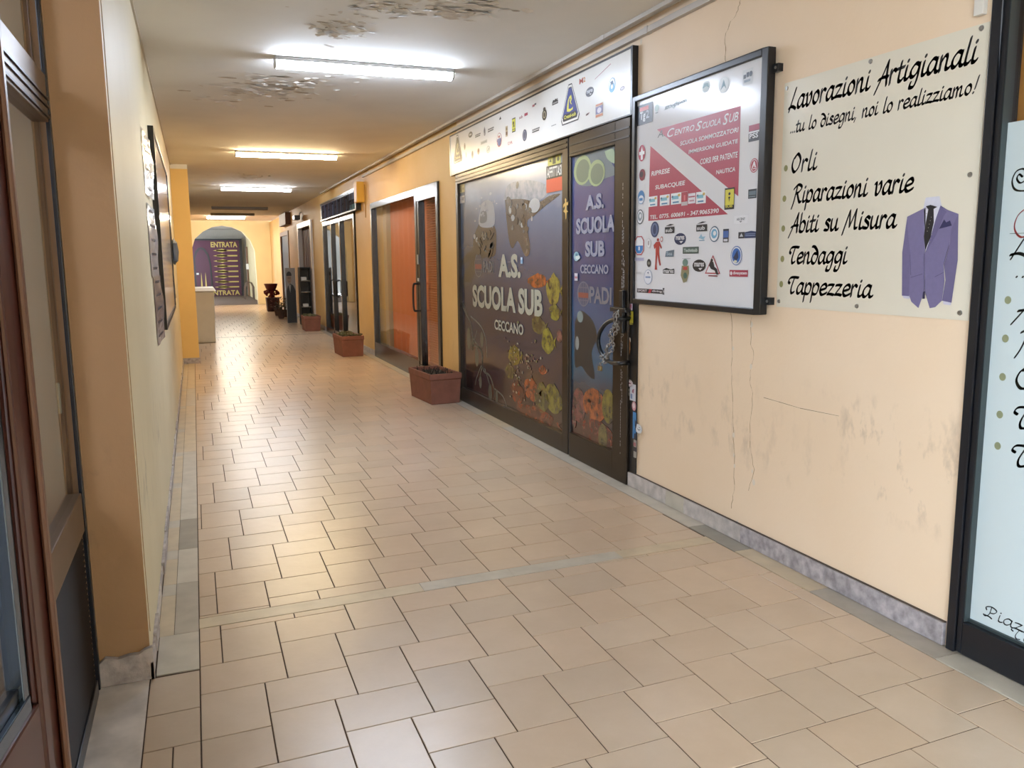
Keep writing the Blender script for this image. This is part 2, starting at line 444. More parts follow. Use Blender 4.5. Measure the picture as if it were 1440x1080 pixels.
def sticker(parent, cr, X, x, y, w, h, layers, name='sticker', skew=0.0, label=None, base=0.0010):
    """layers in the sticker's own -1..1 box: ('r',hex,x0,y0,x1,y1) ('e',hex,cx,cy,rx,ry) ('p',hex,[pts]) ('t',hex,text,x0,y0,x1,y1)"""
    u, v, a, b = cr.box(x, y, w, h)
    fl = Flat(X - base, 0.0004)
    T = lambda p: (u + p[0] * a, v + p[1] * b + skew * p[0] * a)
    for L in layers:
        fl.layer()
        if L[0] == 'r': fl.poly([T(p) for p in ((L[2], L[3]), (L[4], L[3]), (L[4], L[5]), (L[2], L[5]))], L[1])
        elif L[0] == 'e': fl.poly([T(p) for p in ell(L[2], L[3], L[4], L[5], 18)], L[1])
        elif L[0] == 'p': fl.poly([T(p) for p in L[2]], L[1])
        elif L[0] == 't':
            vs, fs = text_geo(L[2], 0.025)
            fl.tri([T((L[3] + q[0] * (L[5] - L[3]), L[4] + q[1] * (L[6] - L[4]))) for q in vs], fs, L[1])
    pr = {}
    if label: pr['label'] = label
    if parent is None:
        return fl.build(name, None, loc=(X, -u, v), **pr)
    return fl.build(name, parent, **pr)


# ================================================================== THE SETTING
# ---- floor tiles in a basket of 22 x 30 cm herringbone
TA, TB, SHEAR = 0.218, 0.300, 0.033


def herring(zones):
    vs, fs, cols, mats = [], [], [], []
    for (ax, ay, x0, x1, y0, y1) in zones:
        n0 = int((y0 - ay) / (2 * TB)) - 16; n1 = int((y1 - ay) / (2 * TB)) + 16
        for n in range(n0 * 2, n1 * 2):
            for k in range(-140, 140):
                bx, by = ax + k * TA + n * TB, ay - k * TA + n * TB
                if bx < x0 - 1 or bx > x1 + 1 or by < y0 - 1 or by > y1 + 1: continue
                for (rx0, rx1, ry0, ry1) in ((bx, bx + TA, by - TB, by), (bx + TA, bx + TA + TB, by - TA, by)):
                    g = 0.0023
                    a0, a1, b0, b1 = max(rx0, x0) + g, min(rx1, x1) - g, max(ry0, y0) + g, min(ry1, y1) - g
                    if a1 - a0 < 0.004 or b1 - b0 < 0.004: continue
                    i = len(vs); t = [random.uniform(-0.0003, 0.0003) for _ in range(4)]
                    P = [(a0, b0), (a1, b0), (a1, b1), (a0, b1)]
                    e = 0.0012
                    Q = [(a0 + e, b0 + e), (a1 - e, b0 + e), (a1 - e, b1 - e), (a0 + e, b1 - e)]
                    for (px, py) in P: vs.append((px, py + SHEAR * (px + 0.07), -0.004))
                    for (px, py) in P: vs.append((px, py + SHEAR * (px + 0.07), -0.0012))
                    for (px, py), tt in zip(Q, t): vs.append((px, py + SHEAR * (px + 0.07), tt))
                    ff = [(i + 8, i + 9, i + 10, i + 11)]
                    for q in range(4):
                        r = (q + 1) % 4
                        ff += [(i + q, i + r, i + 4 + r, i + 4 + q), (i + 4 + q, i + 4 + r, i + 8 + r, i + 8 + q)]
                    fs += ff
                    c = random.uniform(0.92, 1.03); w = random.uniform(-0.02, 0.02)
                    cols += [(c + w, c, c - w, 1)] * len(ff)
    return vs, fs, cols


zones = [(-0.07, 2.925, -0.07, 2.52, -4.4, 3.493), (-0.07, 2.925, -0.24, -0.07, 0.6, 3.12),
         (0.005, 3.923, -0.07, 2.52, 3.598, 17.7), (0.005, 3.923, -0.07, 2.52, 17.8, 31.3)]
vs, fs, cols = herring(zones)
me = bpy.data.meshes.new('floor'); me.from_pydata(vs, [], fs); me.materials.append(TILE); me.materials.append(GROUT)
at = me.attributes.new('tint', 'FLOAT_COLOR', 'FACE')
for i, c in enumerate(cols): at.data[i].color = c
floor = bpy.data.objects.new('floor', me); COL.objects.link(floor); floor['kind'] = 'structure'
bm = bmesh.new(); bm.from_mesh(me); bmesh.ops.recalc_face_normals(bm, faces=bm.faces); bm.to_mesh(me); bm.free()
MB().box(-0.8, 3.2, -4.6, 44, -0.15, -0.003, GROUT).build('grout_bed', floor)

# cross strips of grey stone in the floor
s = MB()
def strip(y, w, mats_):
    cuts = [-0.07, 0.9, 1.35, 1.95, 2.52]
    for i, (a, b) in enumerate(zip(cuts, cuts[1:])):
        q = [(a + .001, y + SHEAR * (a + .07)), (b - .001, y + SHEAR * (b + .07)), (b - .001, y + w + SHEAR * (b + .07)), (a + .001, y + w + SHEAR * (a + .07))]
        s.extr(q, 'z', -0.003, 0.0006, mats_[i % len(mats_)])
strip(3.496, 0.098, [STONE[3], STONE[0], STONE[0], STONE[3]])
strip(17.703, 0.094, [STONE[2], STONE[2]])
s.build('trim_1', kind='structure')
# right border of stone at floor level, in pieces of different grey
s = MB(); ys = [-4.4, -1.2, -0.1, 1.0, 2.17, 2.86, 3.42, 3.85, 4.75, 5.9, 6.9, 7.6, 8.3, 9.1, 10.4, 11.6, 12.8, 14.2, 16.4, 18.3, 20, 23, 26, 29, 31.3]
for i, (a, b) in enumerate(zip(ys, ys[1:])):
    s.box(2.522, WR + 0.03, a + 0.0012, b - 0.0012, -0.003, 0.0025, STONE[(3, 1, 0, 0, 1, 3, 2, 0, 0, 0, 3, 0, 0, 3, 0, 3, 0)[i % 17]])
s.build('trim_2', kind='structure')
# left border: a wide stone band beside a narrow run of tile offcuts
s = MB(); ys = [3.13, 3.47, 4.05, 4.55, 5.1, 6.0, 7.0, 8.0, 9.3, 10.6, 11.8, 13.3]
for i, (a, b) in enumerate(zip(ys, ys[1:])):
    s.box(-0.165 if i else -0.22, -0.072, a + 0.001, b - 0.001, -0.003, 0.001, STONE[(0, 1, 0, 2, 0, 0, 3, 3, 0, 3, 3)[i]])
    if i: s.box(-0.225, -0.167, a + 0.001, b - 0.14, -0.003, 0.0005, STONE[3])
    if i: s.box(-0.225, -0.167, b - 0.138, b - 0.001, -0.003, 0.0005, STONE[0])
for y in range(14, 31): s.box(-0.225, -0.072, y + 0.001, y + 0.999, -0.003, 0.001, STONE[(0, 3)[y % 2]])
s.build('trim_3', kind='structure')
# marble doorstep of the left shop
MB().box(-0.42, -0.242, 0.62, 3.125, -0.003, 0.003, mat('doorstep_marble', '#D2C8BE', 0.3, var=0.3, vscale=7)).build('trim_4', kind='structure')

# ---- ceiling with flaking paint
ceil = MB().box(-0.8, 3.2, -4.6, 26.9, ZC, ZC + 0.2, CEIL).box(-0.8, 3.2, 26.9, YB + 0.4, ZC + 0.05, ZC + 0.2, mat('far_ceiling_paint', '#E0D2C4', 0.8, var=0.04)).build('ceiling', kind='structure')
fk = MB(); FLK = mat('flaked_paint', '#DDD6CB', 0.7, var=0.1, vscale=30); FLD = mat('bare_plaster', '#C0B3A0', 0.9, var=0.25, vscale=20)
def flakes(px, py, w, h, n, size):
    for _ in range(n):
        c = onz(px + random.gauss(0, w / 2.6), py + random.gauss(0, h / 2.6), ZC)
        r = size * random.uniform(0.4, 1.3); k = random.randint(5, 8); a0 = random.uniform(0, 6.28)
        el = random.uniform(0.5, 1.0)
        pts = [(c.x + r * 1.6 * math.cos(a0 + 2 * PI * i / k) * random.uniform(.6, 1.2), c.y + el * r * math.sin(a0 + 2 * PI * i / k) * random.uniform(.6, 1.2)) for i in range(k)]
        if random.random() < 0.22:
            fk.face([(x, y, ZC - 0.0008) for x, y in pts], FLD)
        else:
            dr = random.uniform(0.004, 0.016); t = random.uniform(0, 6.28)
            fk.face([(x, y, ZC - 0.001 - dr * (0.5 + 0.5 * math.cos(math.atan2(y - c.y, x - c.x) - t))) for x, y in pts], FLK)
flakes(390, 124, 120, 28, 150, 0.035); flakes(478, 38, 70, 22, 90, 0.022); flakes(560, 12, 120, 14, 80, 0.02); flakes(660, 8, 90, 20, 60, 0.03); flakes(350, 247, 40, 5, 30, 0.03)
fk.build('peeling_paint', ceil, kind='stuff')

# ---- right wall with the openings of the shops
OPEN = [(-1.6, 2.21, 0, 2.56), (4.75, 8.52, 0, 2.44), (9.22, 13.06, 0, 2.395), (14.45, 18.3, 0, 2.45), (20.0, 22.7, 0, 2.49), (25.2, 27.6, 0, 2.43)]
w = MB(); y = -4.6
for (a, b, z0, z1) in OPEN:
    pt = PAINT_DAYLIT if y < 4 else PAINT
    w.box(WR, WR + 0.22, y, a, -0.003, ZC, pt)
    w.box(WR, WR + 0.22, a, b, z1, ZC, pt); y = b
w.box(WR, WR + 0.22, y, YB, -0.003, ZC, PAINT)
wall_right = w.build('wall_right', kind='structure')
# cracks and plaster chips
ck = MB(); CRK = mat('crack_shadow', '#A58763', 0.9); CHIP = mat('bare_chip', '#DCCFBE', 0.8)
def crack(pts, wd, mt=CRK):
    q = crom(pts, 5); P = []
    for (x, y_) in q:
        p = onx(x + random.uniform(-1.0, 1.0), y_, WR); P.append((p.y, p.z))
    for a, b in zip(P, P[1:]):
        ww = wd * random.uniform(0.3, 1.0)
        ck.face([(WR - 0.0006, a[0] - ww, a[1]), (WR - 0.0006, a[0] + ww, a[1]), (WR - 0.0006, b[0] + ww, b[1]), (WR - 0.0006, b[0] - ww, b[1])], mt)
crack([(1041, 0), (1036, 18), (1024, 38), (1020, 60), (1021, 88)], 0.0035)
crack([(1028, 440), (1030, 480), (1029, 540), (1031, 600), (1033, 640), (1032, 690), (1028, 715)], 0.0025)
crack([(1057, 446), (1056, 480), (1060, 500), (1055, 530), (1058, 560), (1054, 620), (1060, 660), (1052, 690)], 0.0022)
q = [(1074, 559), (1095, 565), (1125, 574), (1180, 585)]
for a, b in zip(q, q[1:]):
    A, B = onx(*a, WR), onx(*b, WR)
    ck.face([(WR - 0.0006, A.y, A.z - .0012), (WR - 0.0006, A.y, A.z + .0012), (WR - 0.0006, B.y, B.z + .0006), (WR - 0.0006, B.y, B.z - .0006)], mat('dark_crack', '#6E543A', .9))
for (x, y_, r) in ((1031, 490, 3), (1032, 612, 4), (1032, 640, 3), (1057, 457, 4), (1056, 515, 4), (1060, 678, 5), (1058, 662, 3), (1059, 470, 2), (1037, 735, 4), (902, 58, 5), (1033, 655, 3)):
    p = onx(x, y_, WR); rr = r * 0.0032
    ck.face([(WR - 0.0009, p.y + rr * random.uniform(.5, 1) * math.cos(t), p.z + rr * 1.5 * random.uniform(.6, 1) * math.sin(t)) for t in [k * PI / 4 for k in range(8)]], CHIP)
ck.build('plaster_crack', wall_right)

# ---- left wall, its near pier, the yellow pillar
w = MB(); w.box(-0.62, WL, 3.14, 13.4, -0.003, ZC, PAINT_LEFT_DAYLIT); w.box(-0.62, WL, 13.4, YB, -0.003, ZC, PAINT); w.box(-0.62, WL, 3.13, 3.14, -0.003, ZC, PAINT_SHADED)
wall_left = w.build('wall_left', kind='structure')
MB().tube([(WL - 0.0005 + 0.001, 3.19 + 0.004 * math.sin(z * 9), z) for z in [0.15 + 0.1 * i for i in range(28)]], 0.0022, CRK, 5).build('plaster_crack', wall_left)
PIL = mat('yellow_pillar_paint', '#DEBB74', 0.5, var=0.05, vscale=3)
MB().box(WL - 0.01, 0.0, 13.32, 13.95, 0.085, 2.865, PIL).box(WL - 0.01, 0.0, 13.32, 13.95, 2.865, ZC, WHITEPL).box(WL - 0.01, 0.012, 13.30, 13.96, -0.003, 0.085, MARBLE).build('column_1', kind='structure')
# skirtings
s = MB(); cuts = [2.236, 2.88, 3.52, 4.07, 4.27, 4.752]
for i, (a, b) in enumerate(zip(cuts, cuts[1:])): s.box(2.625, WR - 0.0005, a + 0.0008, b - 0.0008, 0.004, 0.095, (MARBLE, MARBLE, MARBLE2, STONE[0], MARBLE2)[i])
for (a, b) in ((8.66, 9.2), (13.1, 14.4), (18.35, 19.95), (22.75, 25.15), (27.65, 31.35)): s.box(2.628, WR - 0.0005, a, b, 0.004, 0.09, MARBLE)
s.box(WR - 0.012, WR - 0.0003, 2.236, 4.752, 0.0955, 0.1, mat('skirting_gap_shadow', '#4E4238', .9))  # dark strip painted as the gap's shadow above the skirting
s.build('baseboard_right', kind='structure', bevel=0.002)
s = MB(); RAW = mat('raw_grey_mortar', '#B8AEA8', 0.9, var=0.3, vscale=25, bump=0.5, bscale=50)
pts = [(-0.40, 0.004), (WL + 0.012, 0.004), (WL + 0.012, 0.125), (-0.25, 0.118), (-0.27, 0.105), (-0.30, 0.106), (-0.34, 0.098), (-0.38, 0.108), (-0.40, 0.09)]
s.extr(pts, 'y', 3.105, 3.129, RAW)
yy = 3.105
while yy < 13.28:
    b = min(yy + random.uniform(0.2, 0.5), 13.29); s.box(WL + 0.0005, WL + random.uniform(0.006, 0.014), yy, b, 0.004, random.uniform(0.05, 0.08), RAW if random.random() < .6 else MARBLE2); yy = b
s.build('baseboard_left', kind='structure')
# ceiling coving line on the left
MB().box(WL, WL + 0.012, 3.13, 13.3, ZC - 0.018, ZC - 0.0005, mat('coving_white', '#C9BFAE', 0.7, var=.05)).build('trim_5', kind='structure')

# ---- the near end behind the camera: open to the square on the left
PAVE = mat('square_paving', '#B9B4AA', 0.8, var=0.12, vscale=2)
MB().box(-30, -0.805, -20, 12, -0.2, -0.02, PAVE).build('ground', kind='structure')
MB().box(-0.8, 3.2, -4.8, -4.6, -0.003, ZC, PAINT).build('wall_near', kind='structure')
MB().box(-0.62, -0.40, 0.35, 0.62, -0.003, ZC, PAINT).build('wall_left_pier', kind='structure')

# ---- arch wall and the entrance hall behind it
arc = [(2.12, 0.0), (2.115, 1.0), (2.09, 1.94), (1.955, 2.29), (1.68, 2.61), (1.36, 2.76), (1.03, 2.81), (0.70, 2.76), (0.38, 2.60), (0.10, 2.35), (-0.04, 1.94), (-0.06, 1.0), (-0.06, 0.0)]
CREAM = mat('cream_wall_paint', '#EEDDB0', 0.6, var=0.05, vscale=2)
w = MB()
outer = [(2.8, 0), (2.8, 1.0), (2.8, 1.94), (2.8, 2.5), (2.8, 2.98), (1.6, 2.98), (1.03, 2.98), (0.5, 2.98), (-0.3, 2.98), (-0.6, 2.6), (-0.6, 1.94), (-0.6, 1.0), (-0.6, 0)]
for i in range(len(arc) - 1):
    a, b, c, d = arc[i], arc[i + 1], outer[i + 1], outer[i]
    for Y in (YB, YB + 0.45): w.face([(p[0], Y, p[1]) for p in (a, b, c, d)], CREAM)
    w.face([(a[0], YB, a[1]), (b[0], YB, b[1]), (b[0], YB + .45, b[1]), (a[0], YB + .45, a[1])], CREAM)
w.build('wall_back', kind='structure')
GREYW = mat('hall_grey_paint', '#9A958C', 0.8, var=0.08, vscale=1)
MB().box(-2.0, -1.9, YB + 0.46, 40.6, -0.003, 2.55, GREYW).build('wall_hall_left', kind='structure')  # unseen side wall, put in to cut down the hall's sky light
MB().box(-0.8, 3.0, YB + 0.46, 40.6, -0.06, -0.004, mat('hall_floor', '#8D8377', 0.4, var=.1)).build('floor_hall', kind='structure')
MB().box(2.32, 2.6, YB + 0.46, 40.6, -0.003, 3.0, mat('hall_side_paint', '#B9A880', 0.8, var=.08)).build('wall_hall', kind='structure')
MB().box(-1.0, 3.0, YB + 0.46, 40.6, 3.0, 3.1, GREYW).build('ceiling_hall', kind='structure')
MB().box(-2.0, 3.0, 40.45, 40.65, 0, 3.0, GREYW).build('wall_hall_back', kind='structure')

# ================================================================== CEILING LAMPS
def lamp(y, z, label, on, x0=0.63, x1=1.915, tint='#FFFFFF', power=LAMP_POWER, tilt=0.03):
    r = thing('ceiling_lamp', label, 'lamp', ((x0 + x1) / 2, y + 0.05, z), 'strip lamps along the ceiling')
    bar = [(y, z - 0.0005), (y + 0.11, z - 0.0005), (y + 0.11, z - 0.028), (y, z - 0.028)]
    MB().extr(bar, 'x', x0 - 0.012, x1 + 0.012, mat('lamp_tray', '#8C8984', 0.5, var=.05)).build('tray', r, bevel=0.003)
    prof = [(y + 0.055 + 0.053 * math.cos(a), z - 0.0285 - 0.048 * math.sin(a) ** 0.8) for a in [PI * k / 12 for k in range(13)]]
    dm = emis_mat('lamp_tube_light', tint, power) if on else mat('dead_lamp_cover', '#9A9287', 0.4, var=.05)
    MB().extr(prof, 'x', x0, x1, dm).build('diffuser', r)
    for xa in (x0 - 0.014, x1): MB().extr([(a, b) for a, b in prof], 'x', xa, xa + 0.014, mat('lamp_cap', '#C6C6C2', .4)).build('end_cap', r)
    return r
lamp(6.23, ZC, 'lit white strip lamp nearest the camera, beside flaking ceiling paint', True, tint='#DCEAFF', power=LAMP_POWER * 1.25)
lamp(11.47, ZC, 'lit strip lamp second from the camera, with a warm glow', True, x0=0.60, x1=1.88, tint='#FFE4B2', power=LAMP_POWER * 1.15)
lamp(16.83, ZC, 'lit strip lamp third from the camera, near the far yellow shop box', True, x0=0.575, x1=1.855, tint='#F4F8FF')
lamp(22.9, ZC, 'unlit grey strip lamp behind the three lit ones', False, x0=0.53, x1=1.9)
lamp(25.8, ZC, 'unlit brown strip lamp at the edge of the dark ceiling', False, x0=0.56, x1=1.75)
lamp(28.6, ZC + 0.05, 'lit strip lamp farthest away, just before the arch', True, x0=0.49, x1=1.64, tint='#FFF6E4', power=LAMP_POWER * 2.4)

# ---- cable trunking along the right ceiling corner
WT = mat('old_white_trunking', '#BDB7B0', 0.5, var=0.08, vscale=4)
r = thing('cable_trunking', 'long white cable trunking along the ceiling above the shopfronts', 'cable trunking', (2.58, 8, ZC))
MB().box(2.552, 2.588, 1.0, 17.9, ZC - 0.026, ZC - 0.0005, WT).build('channel', r, bevel=0.002)
for y in (3.3, 5.0, 6.7, 8.9, 12.2): MB().box(2.549, 2.591, y, y + 0.05, ZC - 0.029, ZC - 0.0003, WT).build('joint_cover', r)
r = thing('cable_trunking', 'lower white cable trunking on the right wall above the white sticker fascia', 'cable trunking', (2.63, 8, 2.81))
MB().box(2.612, WR - 0.0008, 2.4, 13.6, 2.836, 2.872, WT).build('channel', r, bevel=0.002)
for y in (4.55, 9.5, 13.0): MB().box(2.609, WR - 0.0008, y, y + 0.04, 2.833, 2.875, WT).build('joint_cover', r)
MB().box(2.622, WR - 0.0005, 2.252, 2.290, 2.335, ZC - 0.001, WHITEPL).build('cable_trunking', None, loc=(2.63, 2.27, 2.335), bevel=0.002,
    label='short vertical white trunking above the cream tailoring sign', category='cable trunking')

# ================================================================== SHOP 1: diving school window (window_1) and door (door_1)
GX = 2.652     # plane of the printed panes
win = structure('window_1', (FR, 7.0, 0))
Y0, Y1 = 5.70, 8.52
f = MB()
f.box(FR, FR + .07, 8.45, Y1, 0.004, 2.385, BRONZE); f.box(FR, FR + .07, Y0, 5.80, 0.004, 2.385, BRONZE)
f.box(FR, FR + .07, 5.80, 8.45, 0.004, 0.15, BRONZE); f.box(FR, FR + .07, 5.80, 8.45, 2.288, 2.385, BRONZE)
f.build('frame', win, bevel=0.004)
f = MB()
for z in (2.312, 2.348): f.box(FR - 0.006, FR, 5.71, 8.50, z, z + 0.012, BRONZE)
f.build('bead', win, bevel=0.002)


def print_mat(name, stops, axis='Z', lo=0.2, hi=2.3, rough=0.22, blot=None):
    mt = bpy.data.materials.new(name); mt.use_nodes = True; nt = mt.node_tree; N = nt.nodes; L = nt.links
    b = N['Principled BSDF']; b.inputs['Roughness'].default_value = rough; b.inputs['Coat Weight'].default_value = 0.35; b.inputs['Coat Roughness'].default_value = 0.08
    tc = N.new('ShaderNodeTexCoord'); sp = N.new('ShaderNodeSeparateXYZ'); L.new(tc.outputs['Object'], sp.inputs[0])
    n = N.new('ShaderNodeTexNoise'); n.inputs['Scale'].default_value = 2.2; n.inputs['Detail'].default_value = 7; L.new(tc.outputs['Object'], n.inputs[0])
    mr = N.new('ShaderNodeMapRange'); mr.inputs[1].default_value = lo; mr.inputs[2].default_value = hi; L.new(sp.outputs[axis], mr.inputs[0])
    ad = N.new('ShaderNodeMath'); ad.operation = 'MULTIPLY_ADD'; ad.inputs[1].default_value = 0.12; L.new(n.outputs['Fac'], ad.inputs[0]); L.new(mr.outputs[0], ad.inputs[2])
    sb = N.new('ShaderNodeMath'); sb.operation = 'SUBTRACT'; sb.inputs[1].default_value = 0.06; L.new(ad.outputs[0], sb.inputs[0])
    cr = N.new('ShaderNodeValToRGB'); L.new(sb.outputs[0], cr.inputs[0])
    e = cr.color_ramp.elements
    while len(e) < len(stops): e.new(0.5)
    for el, (p, c) in zip(e, stops): el.position = p; el.color = lin(c)
    src = cr.outputs[0]
    if blot:
        n2 = N.new('ShaderNodeTexNoise'); n2.inputs['Scale'].default_value = blot[0]; n2.inputs['Detail'].default_value = 6; L.new(tc.outputs['Object'], n2.inputs[0])
        r2 = N.new('ShaderNodeMapRange'); r2.inputs[1].default_value = 0.5; r2.inputs[2].default_value = 0.68; L.new(n2.outputs['Fac'], r2.inputs[0])
        r3 = N.new('ShaderNodeMapRange'); r3.inputs[1].default_value = blot[2]; r3.inputs[2].default_value = blot[3]; r3.inputs[3].default_value = 1; r3.inputs[4].default_value = 0; L.new(sp.outputs['Z'], r3.inputs[0])
        mu = N.new('ShaderNodeMath'); mu.operation = 'MULTIPLY'; L.new(r2.outputs[0], mu.inputs[0]); L.new(r3.outputs[0], mu.inputs[1])
        mx = N.new('ShaderNodeMix'); mx.data_type = 'RGBA'; mx.inputs['B'].default_value = lin(blot[1]); L.new(mu.outputs[0], mx.inputs['Factor']); L.new(src, mx.inputs['A']); src = mx.outputs['Result']
    L.new(src, b.inputs['Base Color'])
    return mt


PANE1 = print_mat('underwater_photo_print', [(0, '#241C20'), (0.2, '#20243A'), (0.45, '#363A4C'), (0.62, '#404E66'), (0.82, '#606F86'), (1, '#AEB4BA')], lo=0.2, hi=2.3, blot=(3.2, '#4A3424', 0.5, 1.2))  # print colours; the pale top stop also paints in haze and reflection
PW = MB().box(GX, GX + 0.012, 5.79, 8.47, 0.145, 2.293, PANE1).build('pane', win)
C1 = Crop(640, 200, 5.4, GX); C2 = Crop(640, 380, 4.911, GX)


def fillp(fl, cr, pts, hexc, smooth=False, mt=None):
    P = [cr.uv(*p) for p in pts]
    if smooth: P = crom(P + [P[0]], 4)[:-1]
    fl.poly(P, hexc, mt)


fl = Flat(GX - 0.0006)
D1 = '#39352F'
fillp(fl, C1, [(185, 610), (142, 720), (130, 810), (60, 880), (15, 965), (60, 930), (120, 900), (70, 1000), (45, 1100), (110, 1090), (160, 960), (215, 880), (295, 865), (312, 790), (300, 640)], D1, True, murky('#46443F', '#2C2E34'))
fl.layer(); fillp(fl, C1, [(200, 470), (240, 440), (290, 470), (300, 620), (240, 650), (180, 620)], '#8E9094', True)
fl.layer(); fillp(fl, C1, [(195, 530), (235, 520), (240, 600), (190, 610)], '#4A4E54', True)
fl.layer(); fillp(fl, C1, [(380, 430), (395, 620), (415, 760), (440, 805), (478, 750), (535, 865), (572, 812), (548, 610), (600, 560), (690, 480), (800, 395), (720, 405), (640, 455), (590, 440), (500, 415), (430, 425)], '#4A443C', True, murky('#544E47', '#3A3A3E'))
fl.layer(); fillp(fl, C1, [(370, 440), (400, 330), (500, 290), (640, 300), (720, 360), (650, 440), (600, 450), (500, 430)], '#9A9C9E', True, murky('#9C9EA0', '#7A8088')); fl.layer(); disc_on(fl, C1, 605, 480, 85, 110, '#9A9A98')  # pale blob paints haze over the second diver's upper part
for x, y, w_, h_ in ((535, 490, 25, 60), (420, 510, 22, 70), (510, 630, 20, 40), (440, 575, 30, 50), (170, 740, 26, 40), (585, 580, 14, 40), (150, 715, 18, 40)): disc_on(fl, C1, x, y, w_, h_, '#8A8A86', 10)
random.seed(21)
for k in range(46):
    fl.n = 6 + k % 3
    if k < 23: x, y = random.gauss(225, 45), random.gauss(740, 80)
    else: x, y = random.gauss(490, 55), random.gauss(560, 90)
    if k >= 23 and (x < 400 or x > 580 or y > 720): continue
    if k < 23 and (x < 150 or x > 300 or y < 630): continue
    u, v, a, b = C1.box(x, y, random.uniform(14, 46), random.uniform(20, 70)); c = random.choice(['#5E5E5C', '#3A3834', '#6E6E6C', '#2E2C2A', '#77776F'])
    fl.poly(ell(u, v, a, b, 9, random.uniform(-.6, .6)), c, murky(c, '#3C3A38'))
for k in range(26):
    fl.n = 5; disc_on(fl, C1, random.gauss(240, 50), random.gauss(500, 60), random.uniform(6, 18), random.uniform(8, 26), random.choice(['#8C9096', '#A0A4A8', '#767C84']), 8)
fl.build('diver_print', PW)
random.seed(5)
fl = Flat(GX - 0.0006)
Fsh = [('#A8562B', 570, 75, 130, 95), ('#8E8236', 680, 140, 95, 215), ('#7E7A2E', 690, 295, 75, 115), ('#655E38', 575, 380, 95, 120), ('#8B8634', 640, 490, 85, 165), ('#8C5A52', 722, 455, 40, 85),
       ('#7A6F2B', 410, 590, 85, 130), ('#6B6230', 378, 700, 60, 115), ('#7E3A22', 430, 850, 85, 155), ('#A2512A', 530, 830, 110, 150), ('#7D762F', 680, 890, 125, 190), ('#6C6633', 600, 880, 95, 190), ('#A2512F', 605, 690, 50, 60), ('#7A3B22', 560, 1000, 260, 110)]
for i, (c, x, y, w_, h_) in enumerate(Fsh):
    fl.n = 1 + i % 3
    u, v, a, b = C2.box(x, y, w_, h_)
    P = [(u + a * math.cos(t) * (1 - 0.12 * math.cos(3 * t + i)), v + b * math.sin(t) * (1 + 0.10 * math.sin(2 * t + i))) for t in [2 * PI * k / 22 for k in range(22)]]
    fl.poly(P, c, murky(c)); fl.n += 1
    fl.poly(ell(u - a * .1, v + b * .05, a * .62, b * .6, 14), c, murky(c, '#4A4030'))
    fl.n += 2; fl.poly([(u + a * .9, v), (u + a * 1.4, v + b * 0.55), (u + a * 1.2, v), (u + a * 1.35, v - b * 0.45)], c, murky(c)); fl.poly([(u - a * .3, v + b * .9), (u + a * .1, v + b * 1.18), (u + a * .6, v + b * .7)], c, murky(c))
    if i < 7 or i == 9: fl.n += 1; fl.poly(ell(u - a * 0.5, v + b * 0.15, a * 0.12, b * 0.08, 8), '#1E1A18')
fl.n = 8
for k in range(70): disc_on(fl, C2, random.gauss(470, 70), random.gauss(660, 110), random.uniform(6, 16), random.uniform(8, 22), random.choice(['#6E6A3A', '#75604E', '#8A8470', '#6A4434']), 8)
fl.build('fish_print', PW)
fl = Flat(GX - 0.0006); PALE = '#77776C'
nb = lambda r: ell(0, 0, r, r, 6)
for pts, r in (([(40, 220), (70, 290), (110, 370), (125, 470), (180, 560), (195, 690), (240, 730), (270, 830), (265, 910)], .012), ([(110, 320), (180, 390), (215, 490), (220, 600)], .009), ([(35, 210), (60, 240), (80, 300)], .009),
               ([(120, 520), (180, 545), (190, 640), (165, 760)], .01), ([(275, 820), (330, 870), (356, 940)], .008), ([(150, 420), (135, 480), (120, 550)], .008), ([(205, 680), (240, 800), (235, 880)], .010), ([(180, 660), (150, 740), (140, 790)], .007)):
    stroke(fl, [C2.uv(*p) for p in pts], nb(r), PALE, 4)
for x, y, w_, h_ in ((95, 470, 26, 150), (150, 600, 26, 130), (185, 480, 22, 110), (242, 850, 24, 130), (175, 770, 18, 90), (288, 870, 16, 90), (120, 510, 16, 90)):
    disc_on(fl, C2, x, y, w_, h_, '#5F5E50')
fl.build('seaweed_print', PW)
LET = '#A3A290'
for st, lb, rt, bo in (('A.S.', C1.uv(333, 1026), C1.uv(500, 846), .045), ('SCUOLA SUB', C2.uv(125, 252), C2.uv(607, 135), .045), ('CECCANO', C2.uv(275, 408), C2.uv(475, 375), .03)):
    fl = Flat(GX - 0.0048); put_text(fl, st, lb, rt, LET, bo); fl.build('lettering_line', PW)


def padi(fl, cr, x, y, w_, h_, lb, rt, c1, c2):
    u, v, a, b = cr.box(x, y, w_, h_)
    fl.poly(ell(u, v, a, b), c1); fl.layer()
    fl.poly(ell(u, v, a * 0.86, b * 0.9), c2); fl.layer()
    for q in (-0.5, 0, 0.5): fl.poly([(u - a * .8, v + q * b - b * .03), (u + a * .8, v + q * b - b * .03), (u + a * .8, v + q * b + b * .03), (u - a * .8, v + q * b + b * .03)], c1)
    for q in (-0.4, 0.0, 0.4): fl.poly([(u + q * a - a * .03, v - b * .85), (u + q * a + a * .03, v - b * .85), (u + q * a + a * .03, v + b * .85), (u + q * a - a * .03, v + b * .85)], c1)
    fl.layer(); fl.poly([(u - a * .8, v - b * .3), (u + a * .8, v - b * .3), (u + a * .8, v + b * .1), (u - a * .8, v + b * .1)], '#8A4A3C')
    put_text(fl, 'PADI', lb, rt, c1, 0.03)


fl = Flat(GX - 0.0012); padi(fl, C1, 178, 935, 60, 185, C1.uv(216, 988), C1.uv(292, 903), '#6E6A66', '#4F4A52'); fl.build('globe_emblem', PW)

